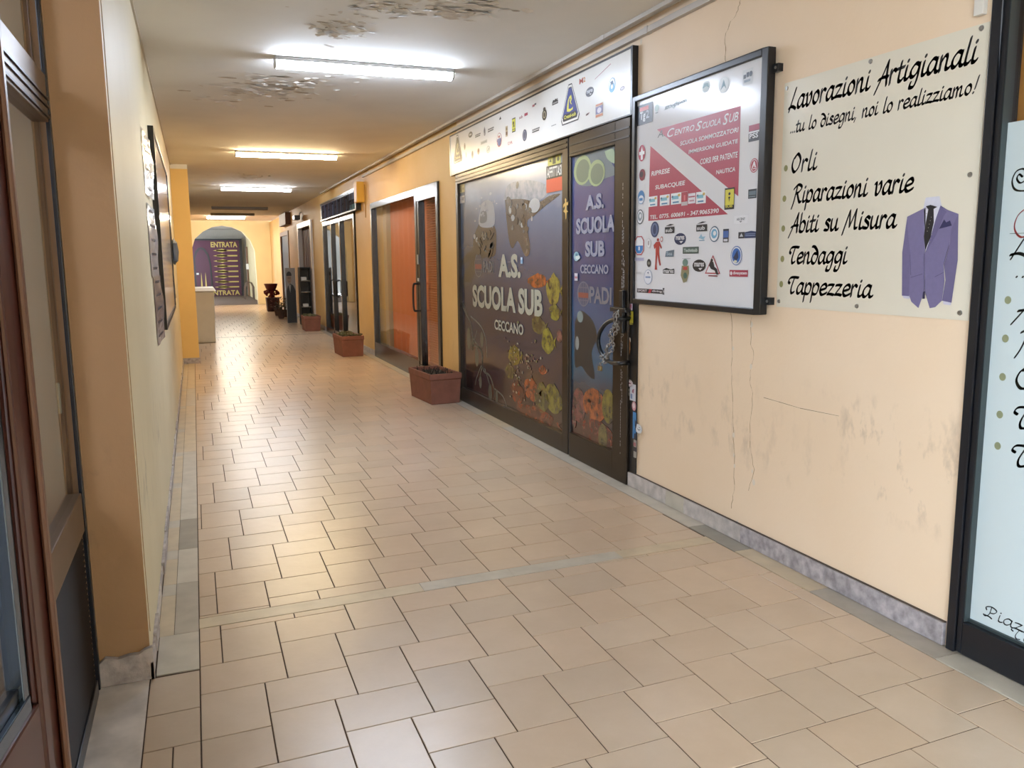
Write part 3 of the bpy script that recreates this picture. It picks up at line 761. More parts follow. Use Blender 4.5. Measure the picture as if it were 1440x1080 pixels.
door = structure('door_1', (FR, 5.2, 0))
f = MB()
f.box(FR - 0.004, FR + .07, 4.756, 4.955, 0.004, 2.385, BRONZE); f.box(FR + 0.006, FR + .07, 5.662, 5.697, 0.004, 2.385, BLACK)
f.box(FR - 0.004, FR + .07, 4.955, 5.662, 0.004, 0.19, BRONZE); f.box(FR - 0.004, FR + .07, 4.955, 5.662, 2.24, 2.385, BRONZE)
f.build('leaf_frame', door, bevel=0.004)
f = MB()
for z in (2.262, 2.318): f.box(FR - 0.008, FR - 0.004, 4.76, 5.66, z, z + 0.01, BLACK)
f.build('bead', door)
PANE2 = print_mat('diving_door_print', [(0, '#3E2C26'), (0.14, '#36343A'), (0.25, '#2A5670'), (0.45, '#305078'), (0.58, '#37416A'), (0.85, '#414878'), (1, '#56608A')], lo=0.2, hi=2.2, blot=(4, '#4A2A24', 0.4, 0.7))
PD = MB().box(GX - .012, GX, 4.95, 5.665, 0.185, 2.245, PANE2).build('pane', door)
DX = GX - 0.012
CD = Crop(780, 160, 3.6, DX); CE = Crop(620, 340, 3.087, DX)
fl = Flat(DX - 0.0006)
fillp(fl, CD, [(102, 215), (318, 160), (318, 215), (290, 250), (318, 300), (250, 330), (180, 365), (110, 345)], '#5A6A72', True)
for x, y, w_, h_ in ((142, 285, 88, 150), (214, 300, 84, 135)):
    fl.layer(); disc_on(fl, CD, x, y, w_, h_, '#93A276'); fl.layer(); disc_on(fl, CD, x + 2, y + 4, w_ * .78, h_ * .78, '#66745F')
fl.layer(); fillp(fl, CD, [(255, 190), (300, 180), (310, 250), (270, 230)], '#8FA688', True)
fl.build('mask_print', PD)
fl = Flat(DX - 0.0006)
fillp(fl, CE, [(582, 350), (605, 300), (640, 320), (665, 355), (678, 420), (655, 480), (668, 590), (640, 580), (610, 540), (582, 535)], '#2E2C2B', True)
fl.layer(); disc_on(fl, CE, 605, 325, 26, 50, '#7C8A88'); disc_on(fl, CE, 592, 440, 16, 60, '#8A8C88')
fl.n = 1
for c, x, y, w_, h_ in (('#7B4A45', 600, 710, 55, 150), ('#A4562C', 668, 710, 100, 145), ('#776E2C', 728, 715, 55, 150), ('#6A3022', 680, 830, 150, 110), ('#6E6438', 705, 850, 40, 120), ('#7A4540', 580, 760, 20, 100)):
    fl.n += 1; u, v, a, b = CE.box(x, y, w_, h_); fl.poly(ell(u, v, a, b), c, murky(c))
fl.n += 1; disc_on(fl, CE, 645, 690, 12, 16, '#1D1816')
fl.build('fish_print', PD)
LET2 = '#8F92A6'
for st, lb, rt, bo in (('A.S.', (160, 490), (253, 398), .045), ('SCUOLA', (112, 612), (310, 508), .045), ('SUB', (158, 725), (256, 640), .045), ('CECCANO', (133, 808), (275, 764), .03)):
    fl = Flat(DX - 0.0052); put_text(fl, st, CD.uv(*lb), CD.uv(*rt), LET2, bo); fl.build('lettering_line', PD)
fl = Flat(DX - 0.0012); padi(fl, CD, 147, 912, 62, 128, CD.uv(178, 957), CD.uv(290, 880), '#77757C', '#4A4A62'); fl.build('globe_emblem', PD)
CH = Crop(620, 340, 3.087, FR - 0.07)
hp = [CH.uv(*p) for p in ((778, 335), (745, 340), (712, 360), (688, 400), (684, 440), (700, 488), (735, 522), (778, 528))]
hp = crom(hp, 5)
path = [(FR - 0.004, -hp[0][0], hp[0][1])] + [(FR - 0.07, -u, v) for u, v in hp] + [(FR - 0.004, -hp[-1][0], hp[-1][1])]
MB().tube(path, 0.014, BLACK, 10).build('pull_handle', door, smooth=True)
p = CH.uv(770, 298)
MB().box(FR - 0.05, FR - 0.005, -p[0] - 0.05, -p[0] + 0.16, p[1] - 0.014, p[1] + 0.014, BLACK).box(FR - 0.03, FR - 0.005, 4.785, 4.83, 1.02, 1.30, BLACK).build('lock_case', door, bevel=0.004)
# black jamb return on the wall, with rows of tiny white lettering tape
jb = MB().box(WR - 0.010, WR - 0.0005, 4.665, 4.752, 0.10, 2.38, BLACK); jb.build('jamb_strip', door)
tp = Flat(FR - 0.0045)
for col, (y0, z0, z1) in enumerate(((4.84, 0.2, 2.0), (4.825, 0.55, 1.75), (4.812, 1.0, 1.5))):
    z = z0
    while z < z1:
        h = random.uniform(0.008, 0.02)
        if random.random() < 0.72: tp.poly([(-y0 - .0025, z), (-y0 + .0025, z), (-y0 + .0025, z + h), (-y0 - .0025, z + h)], '#B9BBBE')
        z += h + 0.006
tp.build('lettered_tape', door)
MB().box(WR - .001, WR + 0.2, 4.75, 8.52, 2.385, 2.44, BRONZE).build('head_frame', win)
MB().box(WR + 0.03, WR + 0.2, 4.8, 8.5, 0.0, 2.38, mat('dark_interior', '#17140F', .9)).build('backing', win)

# chain and padlock on the handle
r = thing('chain', 'grey steel chain wound through the black handle of the diving school door', 'chain', (FR - 0.06, 4.9, 1.2))
def chain(pts, n, rad=0.0125, tr=0.0032):
    P = crom(pts, 8); P = [Vector((X_, -u, v)) for (u, v), X_ in zip(P, [FR - 0.075 - 0.008 * math.sin(i * .5) for i in range(len(P))])]
    L = [0.0]
    for a, b in zip(P, P[1:]): L.append(L[-1] + (b - a).length)
    o = MB()
    for k in range(n):
        d = L[-1] * (k + .5) / n; i = max(j for j in range(len(L)) if L[j] <= d); i = min(i, len(P) - 2)
        c = P[i].lerp(P[i + 1], (d - L[i]) / max(1e-6, L[i + 1] - L[i])); t = (P[i + 1] - P[i]).normalized()
        s1 = t.cross(Vector((1, 0, 0))).normalized(); s2 = t.cross(s1)
        a = math.radians(45 + 90 * (k % 2)); q = s1 * math.cos(a) + s2 * math.sin(a)
        o.tube([c + t * (rad * 1.35 * math.cos(2 * PI * j / 12)) + q * (rad * 0.8 * math.sin(2 * PI * j / 12)) for j in range(12)], tr, CHROME, 5, closed=True)
    return o
chain([CH.uv(*p) for p in ((765, 305), (755, 350), (742, 400), (735, 440), (722, 480), (714, 515))], 20).build('hanging_strand', r, smooth=True)
chain([CH.uv(*p) for p in ((775, 300), (768, 370), (752, 420), (745, 470), (725, 500), (716, 525))], 20).build('hanging_strand', r, smooth=True)
chain([CH.uv(*p) for p in ((700, 505), (712, 490), (728, 505), (722, 522), (706, 518))], 9).build('loose_loop', r, smooth=True)
p = CH.uv(713, 530)
r = thing('padlock', 'small steel padlock closing the chain on the diving school door', 'padlock', (FR - 0.1, -p[0], p[1] - 0.03))
MB().box(FR - 0.118, FR - 0.098, -p[0] - 0.018, -p[0] + 0.018, p[1] - 0.045, p[1] - 0.012, mat('brass_dull', '#8B7B55', .35, metal=.8)).build('body', r, bevel=0.004)
MB().tube([(FR - 0.108, -p[0] + 0.012 * math.cos(t), p[1] - 0.012 + 0.02 * math.sin(t)) for t in [PI * k / 8 for k in range(9)]], 0.003, CHROME, 6).build('shackle', r, smooth=True)

# ---- white fascia board with the logos
fx = FR - 0.012
fas = thing('fascia_board', 'long white fascia board covered in diving logos above the diving school shopfront', 'sign board', (FR, 6.68, 2.389))
MB().box(fx + 0.004, WR - 0.0005, 4.735, 8.64, 2.398, 2.790, mat('white_sign_sheet', '#E4E3DF', 0.3, var=0.02)).build('panel', fas)
FP = [o for o in fas.children][0]
f = MB(); f.box(fx - 0.004, WR - 0.0003, 4.712, 4.735, 2.389, 2.801, BLACK); f.box(fx - 0.002, WR - 0.0003, 4.735, 8.64, 2.790, 2.801, BLACK); f.box(fx - 0.002, WR - 0.0003, 4.735, 8.64, 2.389, 2.398, BLACK); f.box(fx - 0.002, WR - 0.0003, 8.64, 8.652, 2.389, 2.801, CHROME)
f.build('frame', fas)
FX = fx + 0.004
FA = Crop(640, 130, 10.8, FX); FB = Crop(760, 80, 9.815, FX); FC = Crop(620, 170, 12.0, FX)


def cressi(parent, cr, x, y, w_, h_, c_in, c_y, label):
    tri = lambda k: [(-0.18 * k, 1 * k), (0.18 * k, 1 * k), (0.98 * k, -0.72 * k), (0.85 * k, -1 * k), (-0.85 * k, -1 * k), (-0.98 * k, -0.72 * k)]
    sticker(parent, cr, FX, x, y, w_, h_, [('p', '#22252E', tri(1)), ('p', '#E4E3DF', tri(.94)), ('p', '#22252E', tri(.83)), ('p', c_in, tri(.78)),
        ('p', c_y, [(-.05, .35), (.12, .42), (.2, .2), (.1, .05), (.22, -.1), (.05, -.02), (-.02, .12), (.06, .22), (-.02, .28), (-.12, .12), (-.14, -.25), (.1, -.3), (.32, -.22), (.3, -.36), (-.05, -.42), (-.33, -.36), (-.3, -.05), (-.2, .2)]),
        ('p', '#22252E', [(-.78, -.78), (-.62, -.47), (.62, -.47), (.78, -.78)]), ('t', c_y, 'Cressi-sub', -.62, -.72, .62, -.52)], name='triangle_logo', label=label)
cressi(FP, FB, 415, 640, 262, 540, '#2B3A86', '#D9D45A', 'blue and yellow triangle logo')
cressi(FP, FC, 285, 470, 150, 470, '#55514A', '#A9A477', 'faded grey triangle logo')
DK = '#2A2A2E'
bars = [('r', DK, -1, .15, 1, 1), ('r', '#8A8A8A', -.9, .3, .9, .8), ('r', DK, -1, -1, .9, -.3)]
sk = lambda s_: s_
for cr, x, y, w_, h_, lay in (
    (FA, 235, 640, 62, 90, [('e', DK, 0, 0, 1, 1), ('r', '#BDBDBD', -.6, -.3, .6, .3)]),
    (FA, 348, 650, 80, 42, bars), (FA, 545, 563, 90, 50, bars), (FA, 1230, 570, 110, 52, bars),
    (FA, 450, 590, 34, 150, [('p', '#8E8E92', [(0, 1), (.6, .4), (.9, -.6), (.2, -1), (-.6, -.8), (-.9, .2)]), ('e', '#5A5A60', 0, .1, .5, .5)]),
    (FA, 688, 392, 40, 55, [('p', DK, [(0, 1), (.8, -.5), (.2, -.8), (-.8, -.6)])]),
    (FA, 440, 755, 100, 50, [('r', '#C2C2BC', -1, -1, 1, 1), ('r', '#A2A29C', -.8, -.5, .8, .4)]),
    (FA, 672, 720, 75, 215, [('e', '#B0474A', 0, 0, 1, 1), ('e', '#E4E3DF', 0, .05, .85, .88), ('p', '#4A5B92', [(-.8, -.1), (-.5, -.7), (0, -.9), (.5, -.7), (.8, -.1), (.7, .2), (-.7, .2)]), ('r', '#B0474A', -.3, .3, .3, .6)]),
    (FA, 785, 590, 34, 160, [('r', '#B9A98A', -1, -1, 1, 1), ('r', '#6A4A3A', -.7, -.7, .7, -.1), ('r', '#8A7A5A', -.7, .2, .7, .7)]),
    (FA, 893, 495, 52, 215, [('r', DK, -1, -1, 1, 1), ('r', '#C9C94A', -.95, -.55, .95, .85), ('r', DK, -.5, .1, .3, .5), ('r', DK, -.2, -.3, .4, .05), ('r', '#C9C94A', -.8, -.85, .8, -.65)]),
    (FA, 1040, 350, 130, 60, [('t', '#8E5A62', 'sub', -1, -1, -.2, .6), ('r', '#A8415A', .25, -.7, 1, .7)]),
    (FA, 1205, 190, 60, 44, [('r', '#A86068', -1, -1, .2, .5), ('r', '#5A5A62', .1, -.4, 1, .9)]),
    (FA, 840, 765, 70, 44, [('t', '#C48A8A', 'DR', -1, -1, 1, 1)]),
    (FA, 1058, 650, 65, 180, [('e', '#3A3E58', 0, 0, 1, 1), ('e', '#7A7E92', 0, 0, .7, .8), ('e', '#4A4E66', 0, 0, .4, .6)]),
    (FA, 147, 820, 25, 110, [('e', '#A9A49C', 0, 0, 1, 1), ('e', '#8A8078', 0, 0, .6, .6)]),
    (FA, 265, 945, 36, 125, [('e', '#B2B0AC', 0, 0, 1, 1), ('e', '#94928E', 0, .1, .5, .6)]),
    (FA, 357, 895, 36, 100, [('e', '#B5A698', 0, 0, 1, 1), ('e', '#A07860', 0, .2, .6, .5)]),
    (FA, 505, 865, 55, 110, [('e', '#A6ACA6', 0, 0, 1, 1), ('e', '#DADAD4', 0, 0, .8, .85), ('p', '#A6ACA6', [(-.5, -.3), (.3, .5), (.6, .1), (-.1, -.6)])]),
    (FA, 168, 950, 12, 90, [('e', '#B5B0AC', 0, 0, 1, 1)]),
    (FB, 57, 785, 66, 180, [('e', '#35302A', 0, -.15, 1, .85), ('e', '#B0A890', 0, -.15, .6, .55), ('e', '#35302A', 0, -.15, .35, .4), ('e', '#35302A', 0, .75, .5, .25)]),
    (FB, 205, 615, 80, 80, [('r', DK, -1, -1, 1, .1), ('r', '#9A9A9A', -.8, -.7, .8, -.2), ('p', DK, [(-.9, .1), (-.6, .8), (-.2, .4), (.2, 1), (.4, .4), (.9, .9), (.8, .1)])]),
    (FB, 582, 325, 85, 75, [('t', '#B84A30', 'M', -1, -1, .2, 1), ('t', '#C98A4A', '2', .3, -.9, 1, .9)]),
    (FB, 683, 482, 112, 130, [('e', '#1E2438', 0, 0, 1, 1), ('t', '#C9CBD2', 'mares', -.75, -.2, .75, .45), ('p', '#C9CBD2', [(-.1, -.35), (.5, -.5), (.2, -.75)])]),
    (FB, 862, 202, 222, 120, [('p', '#B5838A', [(-1, -1.05), (-.95, -.85), (1, 1.0), (1, .8)])]),
    (FB, 992, 390, 92, 205, [('e', '#5FA6CE', 0, 0, 1, 1), ('e', '#DDE3E6', 0, .1, .85, .82), ('e', '#5FA6CE', 0, -.2, .7, .55), ('p', '#2E5A7E', [(-.5, .5), (.3, .6), (.4, .2), (0, -.4), (-.3, .1)]), ('e', '#DDE3E6', 0, -.2, .3, .3)]),
    (FB, 1133, 435, 70, 62, [('e', '#7A6E74', 0, 0, 1, 1), ('e', '#A69A9C', 0, 0, .7, .55)]),
    (FB, 655, 790, 56, 34, [('p', '#6A2A30', [(-1, -1), (.2, -.6), (1, 1), (-.6, .6)]), ('r', DK, -.9, -.3, .3, .3)]),
    (FB, 815, 735, 105, 190, [('r', '#C9B59A', -1, -1, 1, 1), ('r', '#6E6A92', -.95, -.5, .95, .6), ('e', '#C8C4CE', 0, 0, .55, .4), ('r', '#C06A38', -.9, -.9, .9, -.6), ('r', '#B9603A', -.8, .72, .8, .92)]),
    (FB, 185, 943, 66, 12, [('r', '#9A9A98', -1, -1, 1, 1)]),
):
    sticker(FP, cr, FX, x, y, w_, h_, lay)

# ================================================================== notices stuck on the panes
CW = Crop(640, 200, 5.4, GX)
def notice(name, label, category, cr, X, x, y, w_, h_, layers, group=None, base=0.004):
    o = sticker(None, cr, X, x, y, w_, h_, layers, name=name, base=base); o['label'] = label; o['category'] = category
    if group: o['group'] = group
    return o
notice('notice', 'black and orange AFFITTASI rental notice at top right of the diving window', 'notice', CW, GX, 758, 272, 122, 205,
       [('r', '#1B1B1E', -1, 0, 1, 1), ('r', '#C5482E', -1, -1, 1, 0), ('t', '#D6D4CE', 'AFFITTASI', -.92, .12, .92, .88)])
notice('sticker', 'yellow sticker directly above the AFFITTASI notice', 'sticker', CW, GX, 757, 130, 96, 84,
       [('r', '#B8B45A', -1, -1, 1, 1), ('r', '#4A4832', -.25, -.8, .25, .8), ('p', '#4A4832', [(-.8, -.2), (-.5, .3), (-.4, -.4)]), ('e', '#4A4832', .65, -.1, .2, .4)])
notice('sticker', 'olive sticker at the top left corner of the diving window', 'sticker', CW, GX, 48, 353, 56, 62,
       [('r', '#B2A878', -1, -1, 1, 1), ('r', '#6E6648', -.2, -.8, .2, .8), ('r', '#7E7658', -.8, -.2, -.3, .3), ('r', '#7E7658', .4, -.4, .8, .2)])
notice('sticker', 'white paper scrap below the olive sticker on the diving window', 'sticker', CW, GX, 50, 436, 52, 56,
       [('r', '#B9B9B9', -1, -1, 1, 1), ('p', '#7A7A82', [(.3, .6), (.9, .5), (.7, -.4), (.2, -.2)]), ('r', '#8A8A92', -.7, -.1, 0, .1)])
notice('sticker', 'tiny blue and white sticker beside the A.S. lettering of the diving window', 'sticker', CW, GX, 508, 898, 16, 50,
       [('r', '#7FA6C8', -1, -1, 1, 1), ('r', '#D4DDE6', -.6, .2, .6, .9)])
lz = notice('ornament', 'small golden lizard ornament on the post between diving window and door', 'ornament', Crop(640, 200, 5.4, FR - 0.003), FR - 0.003, 842, 505, 44, 165,
       [('p', '#C8A45A', [(-.1, 1), (.25, .85), (.2, .6), (.7, .55), (.9, .7), (.8, .3), (.3, .3), (.3, -.1), (.8, -.3), (.3, -.35), (.2, -.9), (.0, -1), (-.15, -.4), (-.8, -.2), (-.3, 0), (-.3, .3), (-.9, .1), (-.8, .4), (-.2, .6), (-.3, .85)])], base=0.002)
CDs = Crop(780, 160, 3.6, DX)
notice('sticker', 'light blue sticker on the left edge of the diving school door glass', 'sticker', CDs, DX, 118, 722, 34, 48, [('e', '#8FB2BE', -.2, 0, .8, 1), ('e', '#D0DAD8', .2, -.2, .7, .5), ('r', '#4F7E96', -.4, .1, .2, .6)], base=0.007)
notice('sticker', 'small white and pink sticker below the blue one on the diving door glass', 'sticker', CDs, DX, 113, 826, 16, 38, [('r', '#C8C4CC', -1, -1, 1, 1), ('r', '#B06A76', -.8, -.4, .8, .1)], base=0.007)

# loose stickers on the wall edge beside the door
K1 = Crop(840, 400, 10.8, WR); K2 = Crop(860, 480, 6.0, WR); K3 = Crop(780, 160, 3.6, WR)
G = 'stickers on the wall edge beside the diving school door'
XW = WR - 0.0005
XJ = FR + 0.0035
for cr, x, y, w_, h_, lay, lab in (
    (K1, 535, 505, 92, 225, [('r', '#26251F', -1, -1, 1, 1), ('r', '#C9BE3E', -.9, -.7, .9, .9), ('r', '#2A2820', -.3, .3, .2, .7), ('r', '#2A2820', -.2, -.15, .2, .15), ('r', '#B9AE50', -.9, -.9, .9, -.75)], 'yellow and black sticker at the lower left corner of the framed diving poster'),
    (K1, 470, 262, 84, 84, [('e', '#2E5A8E', 0, 0, 1, 1), ('e', '#B9C6D2', 0, .3, .7, .35), ('r', '#A8B6C6', -.6, -.7, .5, -.4)], 'round blue sticker on the wall edge just above the door handle'),
    (K1, 535, 340, 60, 100, [('r', '#C9B8C6', -1, -1, 1, 1), ('p', '#8E4050', [(-.2, .9), (.6, .7), (.2, -.8), (-.1, -.5)])], 'pale pink sticker between the round blue and the yellow sticker'),
    (K1, 450, 700, 90, 130, [('r', '#8EA2BA', -1, -1, 1, 1), ('p', '#2A4878', [(-1, 1), (1, .7), (.6, .1), (-1, .2)]), ('e', '#D0D4DC', .1, -.5, .5, .3)], 'blue and white torn sticker below the yellow one'),
    (K1, 495, 930, 82, 300, [('p', '#B07C50', [(-.6, 1), (.3, .95), (.8, .5), (.9, -.3), (.5, -1), (-.1, -.9), (-.9, -.2), (-.9, .6)]), ('p', '#D8D2C6', [(.3, .95), (1, .8), (1, .4), (.8, .5)])], 'long tan peeling sticker on the wall edge beside the handle'),
    (K2, 166, 352, 62, 64, [('e', '#D2CBD0', 0, 0, 1, 1), ('e', '#B59AA8', 0, 0, .8, .8), ('e', '#D6D0D4', 0, 0, .7, .7), ('r', '#7A4A62', -.5, -.2, .5, .2)], 'round white and mauve sticker at hip height on the wall edge'),
    (K2, 196, 430, 50, 140, [('r', '#C2C4CC', -1, -1, 1, 1), ('p', '#8E5A6E', [(-.2, .3), (.5, .5), (.3, -.1), (-.3, 0)]), ('r', '#6E82A8', -.7, -.8, -.1, -.2)], 'white rectangular sticker below the round mauve one'),
    (K2, 154, 425, 30, 66, [('r', '#3A3A3A', -1, -1, 1, 1), ('r', '#B8B4A6', -.8, .2, .8, .9), ('r', '#B8B4A6', -.8, -.9, .8, -.1)], 'small black and grey sticker left of the white rectangular one'),
    (K2, 206, 545, 36, 80, [('e', '#C58E96', 0, 0, 1, 1), ('e', '#D9C4C6', -.1, .1, .6, .6)], 'pink oval sticker above the blue strip'),
    (K2, 213, 710, 36, 225, [('r', '#3E7EB4', -1, -1, .6, 1), ('p', '#1E2E44', [(.0, .5), (1, .2), (.6, -.2), (.1, 0)]), ('p', '#1E2E44', [(-.2, -.6), (1, -.5), (.6, -1), (-.4, -1)])], 'narrow blue sticker strip low on the wall edge'),
    (K2, 243, 735, 62, 78, [('e', '#D0D2D4', 0, 0, 1, 1), ('p', '#22252A', [(-.5, .1), (.1, -.2), (.7, .0), (.1, -.4)]), ('e', '#22252A', .3, .3, .1, .1)], 'round white sticker overlapping the narrow blue strip'),
    (K2, 214, 905, 24, 150, [('r', '#9A968E', -1, -1, 1, 1), ('r', '#26242A', -1, -.3, 1, .2), ('r', '#A86A6E', -1, .3, .6, .7)], 'lowest grey and black sticker on the wall edge beside the door'),
    (K3, 380, 556, 22, 44, [('e', '#1B1B1D', 0, 0, 1, 1), ('e', '#6A6A6E', -.2, .3, .4, .3)], 'round black sticker left of the framed diving poster'),
    (K3, 380, 632, 20, 70, [('r', '#5C7EA4', -1, -1, 1, 1), ('e', '#C9CED6', 0, .1, .6, .4)], 'blue sticker below the round black one beside the framed poster'),
    (K3, 380, 705, 20, 60, [('p', '#8A6A48', [(-1, 1), (.6, .8), (1, -.6), (-.2, -1), (-.9, -.2)])], 'brown sticker below the blue one beside the framed poster'),
):
    notice('sticker', lab, 'sticker', cr, WR - 0.0102, x, y, w_, h_, lay, G)

# ================================================================== framed diving poster
PX = 2.60
pos = thing('framed_poster', 'large black framed white poster for diving courses with red diagonal flag', 'poster', (WR, 4.03, 1.22))
SHEET = MB().box(PX + 0.006, WR - 0.02, 3.425, 4.648, 1.252, 2.452, mat('poster_sheet', '#DFDFE2', 0.16, var=0.01)).build('sheet', pos)
f = MB()
for (a, b, c, d) in ((3.375, 3.425, 1.222, 2.485), (4.648, 4.682, 1.222, 2.485), (3.425, 4.648, 2.452, 2.485), (3.425, 4.648, 1.222, 1.252)): f.box(PX - 0.012, WR - 0.012, a, b, c, d, BLACK)
f.build('frame', pos, bevel=0.004)
for z in (2.385, 1.29):
    MB().box(WR - 0.03, WR - 0.001, 3.335, 3.376, z - 0.018, z + 0.018, BLACK).tube([(WR - 0.034, 3.352, z), (WR - 0.02, 3.352, z)], 0.007, CHROME, 8).build('mounting_bracket', pos)
PF = PX + 0.006
A = Crop(880, 60, 2.768, PF)
fl = Flat(PF - 0.0006); RED = '#A83A4E'
fl.poly([A.uv(*p) for p in ((122, 338), (448, 246), (438, 598))], RED); fl.poly([A.uv(*p) for p in ((96, 402), (398, 668), (88, 694))], RED)
fl.build('diagonal_flag', SHEET)
WH = '#DCDCDE'
fl = Flat(PF - 0.0012)
for st, lb, rt in (('C', (162, 370), (190, 330)), ('ENTRO', (190, 362), (268, 318)), ('S', (272, 345), (298, 303)), ('CUOLA', (298, 336), (370, 292)), ('S', (378, 322), (402, 273)), ('UB', (402, 312), (440, 268))):
    put_text(fl, st, A.uv(*lb), A.uv(*rt), WH, 0.012, 0.3)
fl.build('lettering_line', SHEET)
fl = Flat(PF - 0.0012); put_text(fl, 'A.', A.uv(124, 371), A.uv(152, 337), '#55585C', 0.0, 0.25); fl.build('lettering_line', SHEET, label='dark grey lettering')
for st, lb, rt in (('SCUOLA SOMMOZZATORI', (212, 402), (440, 328)), ('IMMERSIONI GUIDATE', (245, 433), (438, 374)), ('CORSI PER PATENTE', (290, 475), (437, 423)), ('NAUTICA', (352, 513), (427, 483)),
                   ('RIPRESE', (100, 520), (173, 487)), ('SUBACQUEE', (115, 575), (232, 536)), ('TEL. 0775. 600691 - 347.9065390', (95, 688), (363, 644))):
    fl = Flat(PF - 0.0012); put_text(fl, st, A.uv(*lb), A.uv(*rt), WH, 0.02, 0.12); fl.build('lettering_line', SHEET)
NV, BK, LB_ = '#2A3A62', '#202226', '#6FA3C4'
sub_ = [('r', '#E2E4E6', -1, -1, 1, 1), ('r', '#7FB6C8', -.8, -.1, .5, .5), ('e', '#C9A85A', .6, .55, .25, .25), ('p', '#3A5E80', [(-.9, .3), (-.6, .7), (-.5, .2)]), ('r', '#3F7EA6', -.6, -.75, .6, -.5)]
oval_m = lambda c: [('e', c, 0, 0, 1, 1), ('t', '#D6D6DA', 'mares', -.72, -.15, .72, .5), ('p', '#D6D6DA', [(-.1, -.4), (.55, -.35), (.2, -.75)])]
ring = lambda a, b: [('e', a, 0, 0, 1, 1), ('e', '#DDDEE2', 0, 0, .85, .87), ('e', b, 0, .05, .62, .6), ('e', '#DDDEE2', .1, .1, .3, .3)]
gunbk = [('r', BK, -1, -1, 1, .25), ('t', '#C9CACC', 'sub', -.85, -.75, .6, 0), ('p', BK, [(-.9, .4), (.1, .8), (.9, .7), (.2, .5)])]
